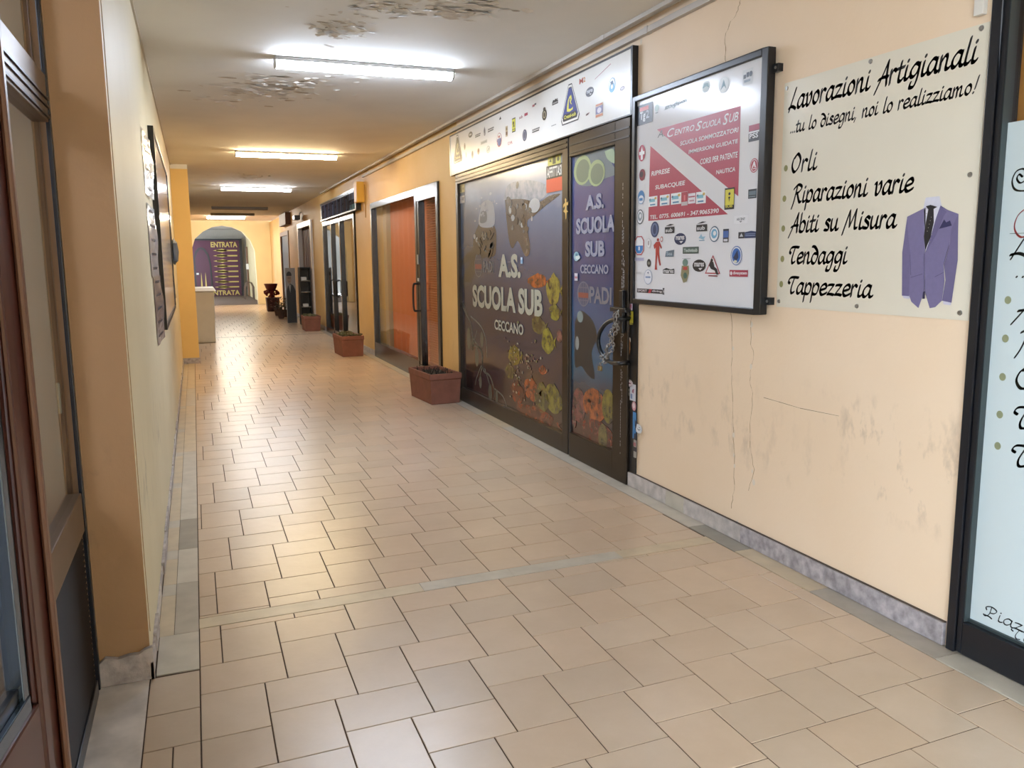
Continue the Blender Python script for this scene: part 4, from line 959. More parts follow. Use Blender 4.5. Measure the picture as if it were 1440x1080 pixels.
for x, y, w_, h_, lay, lab in (
    (74, 278, 64, 78, [('r', '#22252F', -1, -1, 1, 1), ('r', '#C4442F', -.55, .35, .5, .75), ('t', '#E2E2E4', 'Tg', -.5, -.75, .15, .3), ('t', '#AEB2BC', '2', .2, -.5, .6, .3)], 'square black logo with a red bar'),
    (122, 258, 17, 34, [('e', '#A9BDB8', 0, .2, 1, .8), ('r', '#7A8A88', -.6, -1, .6, -.75)], None),
    (195, 240, 92, 30, [('p', '#9FA8AA', [(-1, -.6), (-.6, .3), (-.1, .1), (.1, 1), (.25, .2), (.9, .6), (1, -.2), (.1, -.4), (-.1, -1), (-.3, -.5)]), ('t', '#5E686C', 'gruppo', -.9, -.5, .8, .35)], None),
    (312, 173, 30, 44, [('e', '#B9C6C8', 0, 0, 1, 1), ('p', '#6F8F98', [(-.8, -.1), (-.3, .7), (.6, .6), (.9, -.2), (.2, .1)])], None),
    (383, 165, 44, 64, [('e', '#CDD4D8', 0, 0, 1, 1), ('e', '#DCE2E6', 0, 0, .85, .87), ('p', '#5F8290', [(-.5, -.5), (0, .7), (.5, -.6), (.1, -.1)])], None),
    (476, 134, 40, 62, [('r', '#C9CCD0', -1, -1, 1, 1), ('r', '#3A4250', -.8, -.1, -.3, .4), ('r', '#3A4250', -.2, .0, .3, .6), ('e', '#3A4250', .65, .3, .3, .35), ('r', '#8A96A4', -.6, -.6, .6, -.3)], None),
    (64, 430, 27, 64, [('e', '#A5384A', 0, 0, 1, 1), ('p', '#E6E6E6', [(-.75, -.2), (-.75, .2), (-.3, .2), (0, .85), (.3, .2), (.75, .2), (.75, -.2), (.3, -.2), (.3, -.8), (-.3, -.8), (-.3, -.2)])], 'red oval sticker with white figure'),
    (64, 515, 26, 46, [('e', '#7E2A34', .1, 0, .9, 1), ('e', '#3A2A2E', -.1, .1, .5, .5)], None),
    (61, 602, 26, 54, [('e', '#4F7FB0', 0, 0, 1, 1), ('e', '#DDE0E6', 0, -.3, .8, .6), ('r', '#4F7FB0', -.5, -.5, .5, -.1)], None),
    (57, 678, 27, 58, ring('#3F4A52', '#8A979E'), None), (114, 727, 32, 62, [('e', NV, 0, 0, 1, 1), ('e', '#5E6E92', 0, 0, .75, .8), ('e', NV, 0, 0, .4, .6)], 'navy oval emblem'),
    (54, 790, 36, 74, [('p', '#B04048', [(-.5, 1), (.5, 1), (1, .55), (1, -.55), (.5, -1), (-.5, -1), (-1, -.55), (-1, .55)]), ('p', '#E2E4E8', [(-.42, .88), (.42, .88), (.85, .5), (.85, -.5), (.42, -.88), (-.42, -.88), (-.85, -.5), (-.85, .5)]), ('p', '#3E7EC0', [(-.8, .0), (.8, .0), (.8, -.45), (.4, -.8), (-.4, -.8), (-.8, -.45)]), ('r', '#E2E4E8', -.15, -.5, .15, -.1)], 'octagonal red and blue emblem'),
    (90, 780, 18, 40, [('e', '#C6C6C8', 0, 0, 1, 1), ('e', '#DDDEE0', 0, 0, .8, .85), ('r', '#A8A0A0', -.3, -.4, .3, .4)], None),
    (172, 722, 37, 40, gunbk, None), (297, 713, 42, 42, gunbk, None), (213, 764, 46, 46, oval_m('#1E2A52'), 'dark blue oval sticker'), (287, 868, 52, 48, oval_m('#1C1A1C'), 'black oval sticker'),
    (346, 745, 38, 62, ring('#3A566E', LB_), None), (298, 757, 30, 28, [('p', '#8FB6CC', [(-.9, -.2), (-.2, .9), (.1, .1), (.9, .2), (.4, -.7)]), ('r', '#6F9CBA', -.7, -1, .7, -.8)], None),
    (391, 751, 22, 52, [('r', '#2A2C34', -1, -1, 1, 1), ('r', '#3F62A4', -.9, -.3, .9, .7), ('r', '#C9CCD4', -.7, -.85, .7, -.5)], None),
    (450, 688, 56, 36, [('r', '#D0D0D4', -1, -1, 1, 1), ('r', '#DCDCE0', -.96, -.94, .96, .94), ('t', '#4A4C52', 'ASCENT', -.6, -.2, .6, .35), ('p', '#4A4C52', [(-.2, -.4), (.2, -.4), (0, -.65)])], None),
    (475, 747, 70, 28, [('p', NV, [(-.3, -1), (1, -1), (1, .7), (.4, 1), (-.3, .7)]), ('r', '#2A2C32', -1, -1, -.3, .8), ('p', '#B9BCC4', [(-.85, -.5), (-.65, .5), (-.45, -.5)]), ('r', '#8A9AC0', -.2, .1, .9, .25), ('r', '#8A9AC0', -.2, -.4, .9, -.2)], None),
    (494, 588, 32, 36, [('r', '#2E343A', -1, -1, 1, 1), ('r', '#66747E', -.85, -.3, .85, .6), ('r', '#8C9AA2', -.85, -.7, .85, -.55)], None),
    (501, 350, 42, 66, [('r', '#26262C', -1, -1, 1, .95), ('r', '#9E3E56', -.95, .25, .95, .95), ('r', '#D8D8DC', -.95, .0, .95, .2), ('t', '#D8D8DC', 'PSS', -.8, -.65, .8, -.05)], 'red and black square sticker'),
    (501, 478, 33, 56, [('e', '#A83A4A', 0, 0, 1, 1), ('e', '#E0DEE2', 0, 0, .84, .86), ('e', '#A83A4A', 0, 0, .74, .76), ('p', '#E6E4E6', [(-.5, -.3), (-.05, .6), (.2, .55), (.5, -.3), (.2, -.3), (.0, .1), (-.2, -.3)]), ('r', '#E6E4E6', -.5, -.5, .5, -.4)], 'round red emblem'),
    (125, 822, 36, 124, [('e', '#B03A34', .05, .88, .25, .1), ('p', '#B03A34', [(-.35, .75), (.4, .78), (.9, .4), (.8, .3), (.4, .5), (.35, .1), (.5, -.3), (.75, -.7), (.5, -.75), (.2, -.4), (.0, -.05), (-.1, -.4), (-.15, -.75), (.0, -1), (-.55, -1), (-.45, -.6), (-.4, 0), (-.4, .4), (-.7, .3), (-.9, .55)])], 'red diver silhouette'),
    (141, 765, 10, 22, [('e', '#B06A66', 0, 0, 1, 1), ('e', '#DDDCDE', 0, 0, .6, .6)], None),
    (172, 820, 35, 27, [('p', '#5A6E7E', [(-.8, .6), (1, 1), (.9, -1), (-1, -1)]), ('t', '#9AABB8', 'Sea', -.7, -.6, .6, .5)], None),
    (254, 808, 62, 26, [('r', '#33403A', -1, -1, 1, 1), ('r', '#5A6A62', -.95, -.85, .95, .85), ('t', '#B9C2BC', 'Technisub', -.85, -.5, .85, .5)], None),
    (232, 887, 36, 96, [('e', '#6E8A7E', 0, .65, .6, .3), ('r', '#A04A40', -.6, -.0, .6, .35), ('p', '#8A8262', [(-.7, .4), (-.9, -.4), (-.3, -1), (.4, -.9), (.9, -.2), (.8, .4)]), ('r', '#B0443E', -.4, .05, .5, .3), ('e', '#4A6A5E', .1, -.4, .4, .25), ('r', '#A8A8AA', -.6, .95, 1.2, .99)], None),
    (340, 868, 60, 84, [('p', '#A83A44', [(0, 1), (1, -.75), (-1, -.75)]), ('p', '#E0DEE0', [(0, .8), (.82, -.65), (-.82, -.65)]), ('e', BK, -.12, .5, .16, .14), ('p', BK, [(-.3, .4), (.1, .35), (.25, -.1), (.6, -.3), (.8, -.85), (.5, -.8), (.3, -.45), (-.2, -.3), (-.45, .0)]), ('r', '#8A4A50', -.5, -1, .7, -.88)], 'red warning triangle with seated diver'),
    (432, 829, 45, 76, [('e', '#3F5E9E', 0, 0, 1, 1), ('e', '#D2D6DE', 0, 0, .9, .92), ('e', '#3566B0', 0, 0, .75, .77), ('p', '#1E2E52', [(-.5, -.2), (.2, .6), (.4, -.2), (0, -.6)]), ('e', '#C9CCB4', -.1, -.6, .3, .14)], 'round blue globe emblem'),
    (441, 898, 72, 26, [('r', '#A83A4C', -1, -1, 1, 1), ('t', '#E2DCE0', 'divesystem', -.6, -.6, .9, .6), ('e', '#E2DCE0', -.8, 0, .13, .6)], 'red rectangular label'),
    (168, 888, 44, 22, [('r', BK, -1, -1, 1, .4), ('t', '#CFCFD2', 'mares', -.9, -.8, .9, .3), ('p', BK, [(-1, .4), (-.4, 1), (.4, .5), (1, .8), (1, .4)])], None),
    (91, 858, 16, 32, [('e', '#2E2E30', 0, 0, 1, 1), ('e', '#7A7A72', 0, 0, .6, .4)], None), (88, 912, 32, 58, [('e', '#6E82A8', 0, 0, 1, 1), ('e', '#DDDEE4', 0, 0, .92, .94), ('r', '#8A9AB8', -.6, -.15, .6, .1), ('p', '#4A5A7E', [(-.2, .6), (.2, .7), (.1, .4)])], None),
    (95, 967, 100, 16, [('r', '#2A2024', -1, -1, 1, 1), ('t', '#D8D4D6', 'SPORT', -.95, -.6, -.2, .6), ('t', '#D8D4D6', 'diving', .2, -.6, .95, .7), ('p', '#B03A44', [(-.1, -1), (.1, -1), (.2, 1), (0, 1)])], None), (148, 968, 8, 26, [('p', '#5A5A5E', [(-1, -1), (0, 0), (-1, 1), (1, 1), (.3, 0), (1, -1)])], None),
    (52, 843, 40, 13, [('r', '#B4B2C8', -1, -1, 1, 1), ('r', '#9E9CBA', -.9, -.2, .9, .4)], None), (52, 896, 20, 8, [('r', '#BFBFC2', -1, -1, 1, 1)], None),
    (405, 607, 38, 84, [('r', '#24231F', -1, -1, 1, 1), ('r', '#D0C640', -.85, -.6, .9, .85), ('e', '#24231F', .0, .45, .22, .14), ('e', '#24231F', .0, .1, .2, .1), ('p', '#24231F', [(-.1, .0), (.1, .0), (.0, -.35)]), ('t', '#D0C640', 'SUB', -.75, -.82, .75, -.62)], 'black and yellow upright sticker'),
    (107, 618, 34, 40, sub_, None), (153, 613, 38, 42, sub_, None), (197, 607, 40, 44, sub_, None), (230, 607, 24, 54, [('r', '#B9B0B4', -1, -1, 1, 1), ('r', '#A43444', -.95, -.45, .95, .95), ('r', '#C86A74', -.2, -.3, .3, .5)], None), (258, 606, 28, 40, [('r', '#DAD4DA', -1, -1, 1, 1), ('r', '#A84A5C', -.9, .2, .9, .45), ('r', '#B98A96', -.6, -.6, .7, -.3)], None), (294, 603, 38, 46, sub_, None),
):
    sticker(SHEET, A, PF, x, y, w_, h_, lay, label=lab, base=0.0018)

# ================================================================== cream tailoring sign
sg = thing('sign', 'cream tailoring sign with brush lettering and a printed suit jacket', 'sign', (WR, 2.74, 1.268))
SX = WR - 0.004
MB().extr([(2.236, 1.265), (3.316, 1.265), (3.316, 2.307), (2.236, 2.307)], 'x', SX, WR - 0.0008, mat('cream_sign_sheet', '#DDD6C4', 0.28, var=0.015)).build('panel', sg)
B = Crop(1080, 20, 2.4555, SX)
INK = '#1B1A19'
SIGNP = sg.children[0]
for st, lb, rb, xh in (('Lavorazioni Artigianali', (74, 330), (722, 164), .052), ('...tu lo disegni, noi lo realizziamo!', (76, 410), (720, 272), .034), ('Orli', (80, 545), (168, 536), .050), ('Riparazioni varie', (86, 652), (500, 610), .049),
                       ('Abiti su Misura', (76, 752), (440, 737), .049), ('Tendaggi', (72, 863), (272, 857), .049), ('Tappezzeria', (68, 965), (358, 975), .049)):
    fl = Flat(SX - 0.0006, 0.0003)
    a, b = B.uv(*lb), B.uv(*rb)
    brush(fl, st, a[0], (a[1] + b[1]) / 2, b[0], xh, INK, nib=0.165, slant=.2)
    fl.build('lettering_line', SIGNP)
for x, y in ((62, 532), (57, 637), (53, 740), (50, 845), (46, 932)):
    fl = Flat(SX - 0.0006); disc_on(fl, B, x, y, 13, 22, '#94915F'); fl.build('bullet_dot', SIGNP)
SU = Crop(1240, 260, 5.685, SX)
fl = Flat(SX - 0.0006); J, J2, J3 = '#746D92', '#6A6388', '#574F73'
fillp(fl, SU, [(352, 102), (405, 96), (462, 90), (482, 172), (450, 200), (350, 200), (334, 182)], '#CFCFDC'); fl.layer()
fillp(fl, SU, [(165, 880), (225, 885), (222, 912), (175, 905)], '#C9C6D6'); fillp(fl, SU, [(490, 925), (558, 940), (552, 962), (495, 955)], '#C9C6D6'); fl.layer()
fillp(fl, SU, [(206, 255), (195, 330), (166, 540), (163, 885), (220, 890), (226, 720), (236, 570), (222, 400)], J2)
fillp(fl, SU, [(616, 232), (612, 400), (610, 600), (560, 942), (484, 926), (512, 760), (500, 640), (545, 480), (560, 330)], J2); fl.layer()
fillp(fl, SU, [(338, 188), (206, 255), (216, 420), (233, 560), (226, 720), (220, 880), (240, 935), (296, 985), (344, 850), (350, 560), (345, 400)], J)
fillp(fl, SU, [(474, 165), (530, 200), (616, 232), (560, 350), (545, 480), (498, 640), (505, 770), (484, 926), (430, 978), (386, 986), (346, 850), (350, 540), (420, 320)], J); fl.layer()
fillp(fl, SU, [(338, 188), (355, 180), (352, 520), (346, 555), (342, 400)], '#8C86A6'); fillp(fl, SU, [(340, 200), (475, 168), (425, 330), (356, 530), (350, 400)], '#D6D6E2'); fl.layer()
fillp(fl, SU, [(474, 165), (500, 195), (525, 215), (500, 250), (440, 400), (352, 548), (400, 400), (440, 260)], '#655E84'); fl.layer()
fillp(fl, SU, [(358, 172), (395, 160), (450, 176), (420, 192), (422, 300), (395, 420), (353, 522), (342, 410), (360, 290), (378, 196)], '#1B191C'); fl.layer()
fillp(fl, SU, [(464, 352), (505, 276), (522, 300), (552, 284), (566, 325)], '#2E2C55'); fillp(fl, SU, [(336, 855), (330, 910), (350, 910), (352, 850)], '#2A2646')
for pts in ([(345, 550), (345, 850)], [(238, 740), (330, 712)], [(430, 735), (500, 700)], [(232, 560), (238, 720)], [(545, 480), (500, 640)]): stroke(fl, [SU.uv(*p) for p in pts], ell(0, 0, .0012, .0012, 6), J3)
for k in range(9): disc_on(fl, SU, 365 + (k * 37) % 45, 230 + k * 28, 6, 8, '#9A968E', 6)
fl.build('suit_print', SIGNP)
for x, y in ((738, 48), (355, 163), (698, 554), (38, 991), (307, 1008), (663, 1031), (66, 256)):
    u, v = B.uv(x, y)
    MB().tube([(SX - 0.005, -u, v), (SX - 0.0003, -u, v)], [0.008, 0.010], CHROME, 12).build('screw', sg)

# ================================================================== right shop window with writing (window_2)
w2 = structure('window_2', (FR, 1.0, 0))
f = MB(); f.box(FR, WR + .07, 2.180, 2.217, 0.004, 2.555, DARKFRAME); f.box(FR, WR + .07, -1.6, 2.18, 2.47, 2.555, DARKFRAME); f.box(FR, WR + .07, -1.6, -1.53, 0.004, 2.47, DARKFRAME)
f.build('frame', w2, bevel=0.004)
f = MB(); f.box(FR + 0.008, WR + .06, 2.155, 2.178, 0.01, 2.468, DARKFRAME); f.box(FR + 0.008, WR + .06, -1.53, 2.155, 0.01, 0.135, DARKFRAME); f.box(FR + 0.008, WR + .06, -1.53, 2.155, 2.42, 2.468, DARKFRAME); f.box(FR + 0.008, WR + .06, 0.60, 0.66, .1355, 2.42, DARKFRAME)
f.build('sash', w2, bevel=0.004)
BEAD = mat('grey_glazing_bead', '#3C4648', 0.35, metal=.3)
f = MB(); f.box(FR + 0.012, WR + .03, 2.151, 2.1545, 0.136, 2.42, BEAD); f.box(FR + 0.03, WR + .03, 0.66, 2.151, 0.1355, 0.146, BEAD); f.build('glazing_bead', w2)
WX = WR + 0.015
FILM = mat('frosted_film', '#C2CFD1', 0.25, var=0.02, vscale=2)
ztop = onx(1422, 172, WX).z
MB().box(WX, WX + 0.008, 0.66, 2.151, 0.1465, ztop, FILM).build('frosted_pane', w2)
MB().box(WX, WX + 0.008, 0.66, 2.151, ztop, 2.42, GLASS).box(WX, WX + 0.008, -1.53, 0.60, 0.1355, 2.42, FILM).build('clear_pane', w2)
WD = mat('brown_wood_interior', '#9C6A2C', 0.5, var=0.2, vscale=5)
MB().box(WX + 0.06, WX + 0.08, -1.59, 2.208, 0.0, 2.555, WD).build('inner_shutter', w2)
W2 = Crop(0, 0, 1, WX)
W2P = [o for o in w2.children if o.name.startswith('frosted')][0]
for st, x, y, u_w, xh, nibw in (('Lavor', 1423, 361, .34, .050, .13), ('....tu', 1426, 390, .2, .030, .16), ('Abit', 1427, 447, .24, .049, .13), ('Ripar', 1432, 493, .30, .049, .13), ('Orli', 1426, 545, .22, .049, .13), ('Tenda', 1424, 600, .33, .049, .13), ('Tappe', 1421, 653, .33, .049, .13)):
    fl = Flat(WX - 0.0006, 0.0003); u, v = W2.uv(x, y); brush(fl, st, u, v, u + u_w, xh, '#22261F', nib=nibw, slant=.2); fl.build('lettering_line', W2P)
fl = Flat(WX - 0.0006, 0.0003)
u, v = W2.uv(1424, 334); brush(fl, 'C', u, v, u + .09, .062, '#A23A36', nib=.06, slant=0); fl.build('red_lettering', W2P)
fl = Flat(WX - 0.0006, 0.0003)
u, v = W2.uv(1428, 256); stroke(fl, [(u + .025, v + .015), (u + .012, v + .025), (u + .005, v + .01), (u + .02, v - .005), (u + .04, v + .01), (u + .03, v + .04), (u + .0, v + .035), (u - .012, v + .0), (u + .012, v - .03), (u + .1, v - .03)], ell(0, 0, .004, .002, 6, .7), '#22261F')
u, v = W2.uv(1420, 329); fl.poly([(u, v), (u + .5, v), (u + .5, v + .002), (u, v + .002)], '#5A6A66'); fl.build('flourish', W2P)
for st, x, y, w_, xh in (('Piazza', 1386, 866, .23, .026), ('Tel.', 1422, 895, .12, .024)):
    fl = Flat(WX - 0.0006, 0.0003); u, v = W2.uv(x, y); brush(fl, st, u, v, u + w_, xh, '#222B2E', nib=.12, slant=.05); fl.build('address_line', W2P)
for x, y in ((1417.5, 422), (1414, 476), (1410, 530), (1406, 583), (1403, 627)):
    fl = Flat(WX - 0.0006); u, v = W2.uv(x, y); fl.poly(ell(u, v, .013, .014), '#8A9070'); fl.build('bullet_dot', W2P)

# ================================================================== SHOP 2: orange-curtained window (window_3) and door (door_2)
w3 = structure('window_3', (FR, 11.6, 0)); d2 = structure('door_2', (FR, 9.7, 0))
STEEL = mat('satin_grey_frame', '#4C4A48', 0.25, metal=0.85, var=0.06)
f = MB(); f.box(FR, WR + .06, 12.98, 13.055, .004, 2.39, STEEL); f.box(FR, WR + .06, 10.22, 12.98, 2.305, 2.39, STEEL); f.box(FR, WR + .06, 10.22, 12.98, .004, 0.24, STEEL); f.box(FR, WR + .06, 10.20, 10.29, .24, 2.305, STEEL)
f.build('frame', w3, bevel=0.004)
MB().box(WR + .02, WR + .028, 10.29, 12.98, .24, 2.305, GLASS).build('pane', w3)
ORG = mat('orange_curtain', '#BC6B42', 0.7, var=0.12, vscale=1.2)
cv = MB(); n = 60; ys = [9.3 + (12.45 - 9.3) * i / n for i in range(n + 1)]
for a, b in zip(ys, ys[1:]):
    xa, xb = WR + .16 + .006 * math.sin(a * 21), WR + .16 + .006 * math.sin(b * 21)
    cv.face([(xa, a, .05), (xb, b, .05), (xb, b, 2.36), (xa, a, 2.36)], ORG)
cv.build('curtain', w3)
MB().box(WR + .1, WR + .2, 12.5, 12.72, 0.05, 2.36, mat('inner_pale_post', '#A8997F', .7)).build('inner_post', w3)
MB().box(WR + .24, WR + .3, 9.2, 13.06, 0, 2.4, mat('dark_interior', '#17140F', .9)).build('backing', w3)
f = MB(); f.box(FR, WR + .06, 9.225, 9.315, .004, 2.39, STEEL); f.box(FR, WR + .06, 9.315, 10.195, 2.225, 2.39, STEEL); f.box(FR, WR + .06, 9.315, 10.195, .004, .2, STEEL); f.box(FR + .005, WR + .06, 10.10, 10.195, .2, 2.225, STEEL)
f.build('leaf_frame', d2, bevel=0.004)
MB().box(WR + .02, WR + .028, 9.315, 10.10, .2, 2.225, GLASS).build('pane', d2)
bl = MB(); SL = mat('orange_blind_slat', '#C27A48', .35, var=.05)
for k in range(66): bl.extr([(WR + .075, .24 + k * .03), (WR + .095, .258 + k * .03), (WR + .097, .256 + k * .03), (WR + .077, .238 + k * .03)], 'y', 9.33, 10.09, SL)
bl.build('blind', d2)
H = crom([(-10.16, .88), (-10.20, .93), (-10.21, 1.05), (-10.20, 1.17), (-10.16, 1.22)], 4)
MB().tube([(FR, -H[0][0], .88)] + [(FR - .06, -u, v) for u, v in H] + [(FR, -H[0][0], 1.22)], .013, BLACK, 8).build('pull_handle', d2, smooth=True)
MB().box(FR - .01, FR + .001, 10.13, 10.17, 1.46, 1.58, mat('grey_lock', '#A8A8A4', .4)).box(FR - .01, FR + .001, 10.13, 10.165, 1.25, 1.29, WHITEPL).build('lock_plate', d2)

# ================================================================== SHOP 3: dark glass shopfront with a carved-looking sign
w4 = structure('window_4', (FR, 16.4, 0))
f = MB()
for a, b in ((14.5, 14.6), (16.0, 16.09), (17.05, 17.13), (18.15, 18.25)): f.box(FR, WR + .06, a, b, .004, 2.34, STEEL)
f.box(FR, WR + .06, 14.6, 18.15, 2.25, 2.34, STEEL); f.box(FR, WR + .06, 14.6, 18.15, .004, .12, STEEL); f.build('frame', w4, bevel=.004)
MB().box(WR + .02, WR + .028, 14.6, 18.15, .12, 2.28, glass_mat('smoked_glass', '#B8B0A8', ior=1.75)).build('pane', w4)
MB().box(WR + .1, WR + .2, 14.45, 18.3, 0, 2.45, mat('smoky_interior', '#2A2521', .8, var=.3, vscale=1.5)).build('backing', w4)
MB().box(WR + .06, WR + .09, 14.9, 15.9, .15, 1.85, mat('brown_inner_board', '#6A4A36', .6, var=.2)).box(WR + .06, WR + .09, 16.2, 16.5, .15, 2.2, mat('pale_inner_board', '#7E6A58', .6, var=.2)).build('inner_board', w4)
MB().tube([(FR, 17.0, .82), (FR - .06, 17.0, .84), (FR - .06, 17.0, 1.12), (FR, 17.0, 1.14)], .014, BLACK, 8).tube([(FR, 16.3, .82), (FR - .06, 16.3, .84), (FR - .06, 16.3, 1.12), (FR, 16.3, 1.14)], .014, BLACK, 8).build('pull_handle', w4)
s3 = thing('shop_sign', 'dark boxed shop sign with crowded tall letters beside the yellow wall box', 'sign', (2.6, 15.9, 2.345))
MB().box(2.56, WR - .001, 13.9, 18.0, 2.345, 2.70, mat('sign_box_black', '#1C1C20', .4)).build('box', s3, bevel=.005)
MB().box(2.552, 2.5595, 13.92, 17.98, 2.675, 2.70, CHROME).box(2.552, 2.5595, 13.92, 17.98, 2.345, 2.358, CHROME).box(2.552, 2.5595, 13.9, 13.96, 2.345, 2.70, CHROME).build('edge_trim', s3)
fl = Flat(2.559)
fl_ink = ink; ink = lambda h: mat('matte_print_' + h[1:], h, .95, spec=.08, var=.05)
MSH = ['#2E2C34', '#3A3034', '#40445A', '#2A323C']
for i in range(30): y = 14.1 + i * .125; fl.n = 1; fl.poly([(-y - .06, 2.375), (-y + .06, 2.375), (-y + .06, 2.645), (-y - .06, 2.645)], MSH[(i * 7) % 4])
fl.n = 2; fl.poly([(-14.55, 2.535), (-14.0, 2.535), (-14.0, 2.645), (-14.55, 2.645)], '#6E7896'); fl.poly([(-14.5, 2.375), (-14.0, 2.375), (-14.0, 2.455), (-14.5, 2.455)], '#5E8296')
for k in range(9):
    y = 17.65 - k * .39; fl.n = 4 + k % 2
    for d in (0, .16):
        if (k + (d > 0)) % 3 != 1 or d == 0: fl.poly([(-y + d, 2.395), (-y + d + .055, 2.395), (-y + d + .075, 2.625), (-y + d + .02, 2.625)], '#17141C'); fl.poly([(-y + d + .06, 2.405), (-y + d + .075, 2.405), (-y + d + .09, 2.615), (-y + d + .08, 2.615)], '#6E6266')
    if k % 2: fl.poly([(-y - .03, 2.585), (-y + .24, 2.585), (-y + .24, 2.625), (-y - .03, 2.625)], '#17141C')
    else: fl.poly([(-y, 2.485), (-y + .2, 2.515), (-y + .2, 2.545), (-y, 2.515)], '#17141C')
fl.build('lettering', s3); ink = fl_ink
yb = thing('junction_box', 'square yellow painted box high on the wall beside the dark shop sign', 'box', (2.58, 13.7, 2.452))
MB().box(2.522, WR - .001, 13.60, 13.84, 2.452, 2.775, mat('yellow_box_paint', '#DDB04C', .5, var=.05)).build('box', yb, bevel=.006)
MB().tube([(2.64, 13.52, 2.72), (2.638, 13.5, 2.6), (2.638, 13.5, 2.4), (2.638, 13.52, 2.2)], .008, mat('old_cable', '#A8823C', .6), 6).build('cable', yb)

# ================================================================== far doors on the right
d3 = structure('door_3', (FR, 21.3, 0)); WF = mat('white_door_frame', '#BEB8B6', .35, metal=.3)
f = MB()
for a, b in ((20.0, 20.18), (22.5, 22.69)): f.box(FR - .02, WR + .06, a, b, .004, 2.36, WF)
f.box(FR - .02, WR + .06, 20.0, 22.69, 2.36, 2.48, WF); f.build('frame', d3)
MB().box(WR + .1, WR + .2, 20.0, 22.7, 0, 2.49, mat('dim_interior', '#4A3C3A', .8)).build('backing', d3)
f = MB()
for i in range(11): y = 20.3 + i * .2; f.box(WR + .05, WR + .07, y, y + .1, .1, 2.3, mat('curtain_strip_' + 'ab'[i % 2], ('#8A7A78', '#5A2A30')[i % 2], .6))
f.build('strip_curtain', d3)
d4 = structure('door_4', (FR, 26.4, 0))
f = MB()
for a, b in ((25.2, 25.33), (27.45, 27.59)): f.box(FR, WR + .06, a, b, .004, 2.3, mat('brown_door_frame', '#8A6A4A', .4))
f.box(FR, WR + .06, 25.2, 27.59, 2.3, 2.42, mat('brown_door_frame', '#8A6A4A', .4)); f.build('frame', d4)
MB().box(WR + .02, WR + .05, 25.33, 27.45, 0, 2.3, mat('dark_blue_door', '#1E2630', .4, var=.2)).build('leaf', d4)

fl_ = thing('floodlight', 'small dark floodlight on the wall above the white-framed door', 'floodlight', (2.55, 21.9, 2.6))
MB().box(2.44, 2.58, 21.7, 22.15, 2.56, 2.67, BLACK).build('housing', fl_, bevel=.01); MB().tube([(2.58, 21.9, 2.66), (2.6, 21.9, 2.74), (WR - .002, 21.9, 2.75)], .012, CHROME, 6).build('bracket', fl_)
MB().box(2.5, WR - .001, 24.5, 26.3, 2.56, 2.9, mat('brown_fuse_box', '#6E4A32', .6, var=.1)).build('fuse_box', None, loc=(2.57, 25.4, 2.56), bevel=.01, label='brown box high on the far wall near the arch', category='box')

# ================================================================== planters
def planter(loc, ry, W, D, Hh, label, plant=0, col=TERRA):
    r = thing('planter', label, 'planter', loc, 'terracotta planters along the right wall')
    c, s_ = math.cos(ry), math.sin(ry)
    def P(x, y, z): return (loc[0] + x * c - y * s_, loc[1] + x * s_ + y * c, loc[2] + z)
    def rect(w_, d_, z): return [P(-w_ / 2, -d_ / 2, z), P(w_ / 2, -d_ / 2, z), P(w_ / 2, d_ / 2, z), P(-w_ / 2, d_ / 2, z)]
    t = 0.022; o = MB()
    rings = [rect(W * .88, D * .94, 0.002), rect(W * .96, D * .98, Hh * .80), rect(W, D, Hh * .82), rect(W, D, Hh), rect(W - 2 * t, D - 2 * t, Hh), rect(W - 2.6 * t, D - 2.6 * t, Hh * .8)]
    o.face(rings[0], col)
    for a, b in zip(rings, rings[1:]):
        for i in range(4): j = (i + 1) % 4; o.face([a[i], a[j], b[j], b[i]], col)
    o.build('box', r, bevel=.004)
    so = MB(); nx, ny = 7, 12; g = [[P((W - 2.4 * t) * (i / nx - .5), (D - 2.4 * t) * (j / ny - .5), Hh * .86 + random.uniform(-.012, .015)) for j in range(ny + 1)] for i in range(nx + 1)]
    for i in range(nx):
        for j in range(ny): so.face([g[i][j], g[i + 1][j], g[i + 1][j + 1], g[i][j + 1]], SOIL)
    so.build('soil', r)
    if plant:
        pm = MB(); gm = mat('dry_plant', '#6E6244', .9, var=.4, vscale=30); gm2 = mat('grey_green_leaf', '#5A5A3C', .8, var=.3)
        for k in range(plant):
            x, y = random.uniform(-.4, .4) * W, random.uniform(-.42, .42) * D
            pm.blob(P(x, y, Hh * .9 + random.uniform(0, .05)), (random.uniform(.02, .05), random.uniform(.02, .05), random.uniform(.015, .04)), random.choice([gm, gm2]), 6, .4)
        pm.build('dry_plant', r, kind='stuff')
    else:
        pm = MB(); gm = mat('dark_stubble', '#2C2620', .9, var=.3)
        for k in range(60):
            x, y = random.uniform(-.42, .42) * W, random.uniform(-.44, .44) * D
            a = P(x, y, Hh * .85); b = P(x + random.uniform(-.03, .03), y + random.uniform(-.03, .03), Hh * .92 + random.uniform(0, .05)); pm.tube([a, b], .004, gm, 4)
        pm.build('dry_stalks', r, kind='stuff')
    return r
planter((2.385, 8.66, 0), math.radians(4), .36, .72, .325, 'nearest terracotta planter with bare dark soil, left of the diving window')
planter((2.28, 13.50, 0), math.radians(2), .37, .72, .33, 'second terracotta planter with dry tufts, left of the orange-curtained shop', 26)
planter((2.36, 18.75, 0), math.radians(0), .36, .62, .33, 'third terracotta planter beside the black display cabinet', 18)
rp = thing('planter', 'dark brown square planter near the arch under a red bowl', 'planter', (2.22, 26.75, 0), 'terracotta planters along the right wall')
DKB = mat('dark_brown_planter', '#4A2A26', .7, var=.15); DKR = mat('dark_red_bowl', '#6E2A24', .5, var=.15)
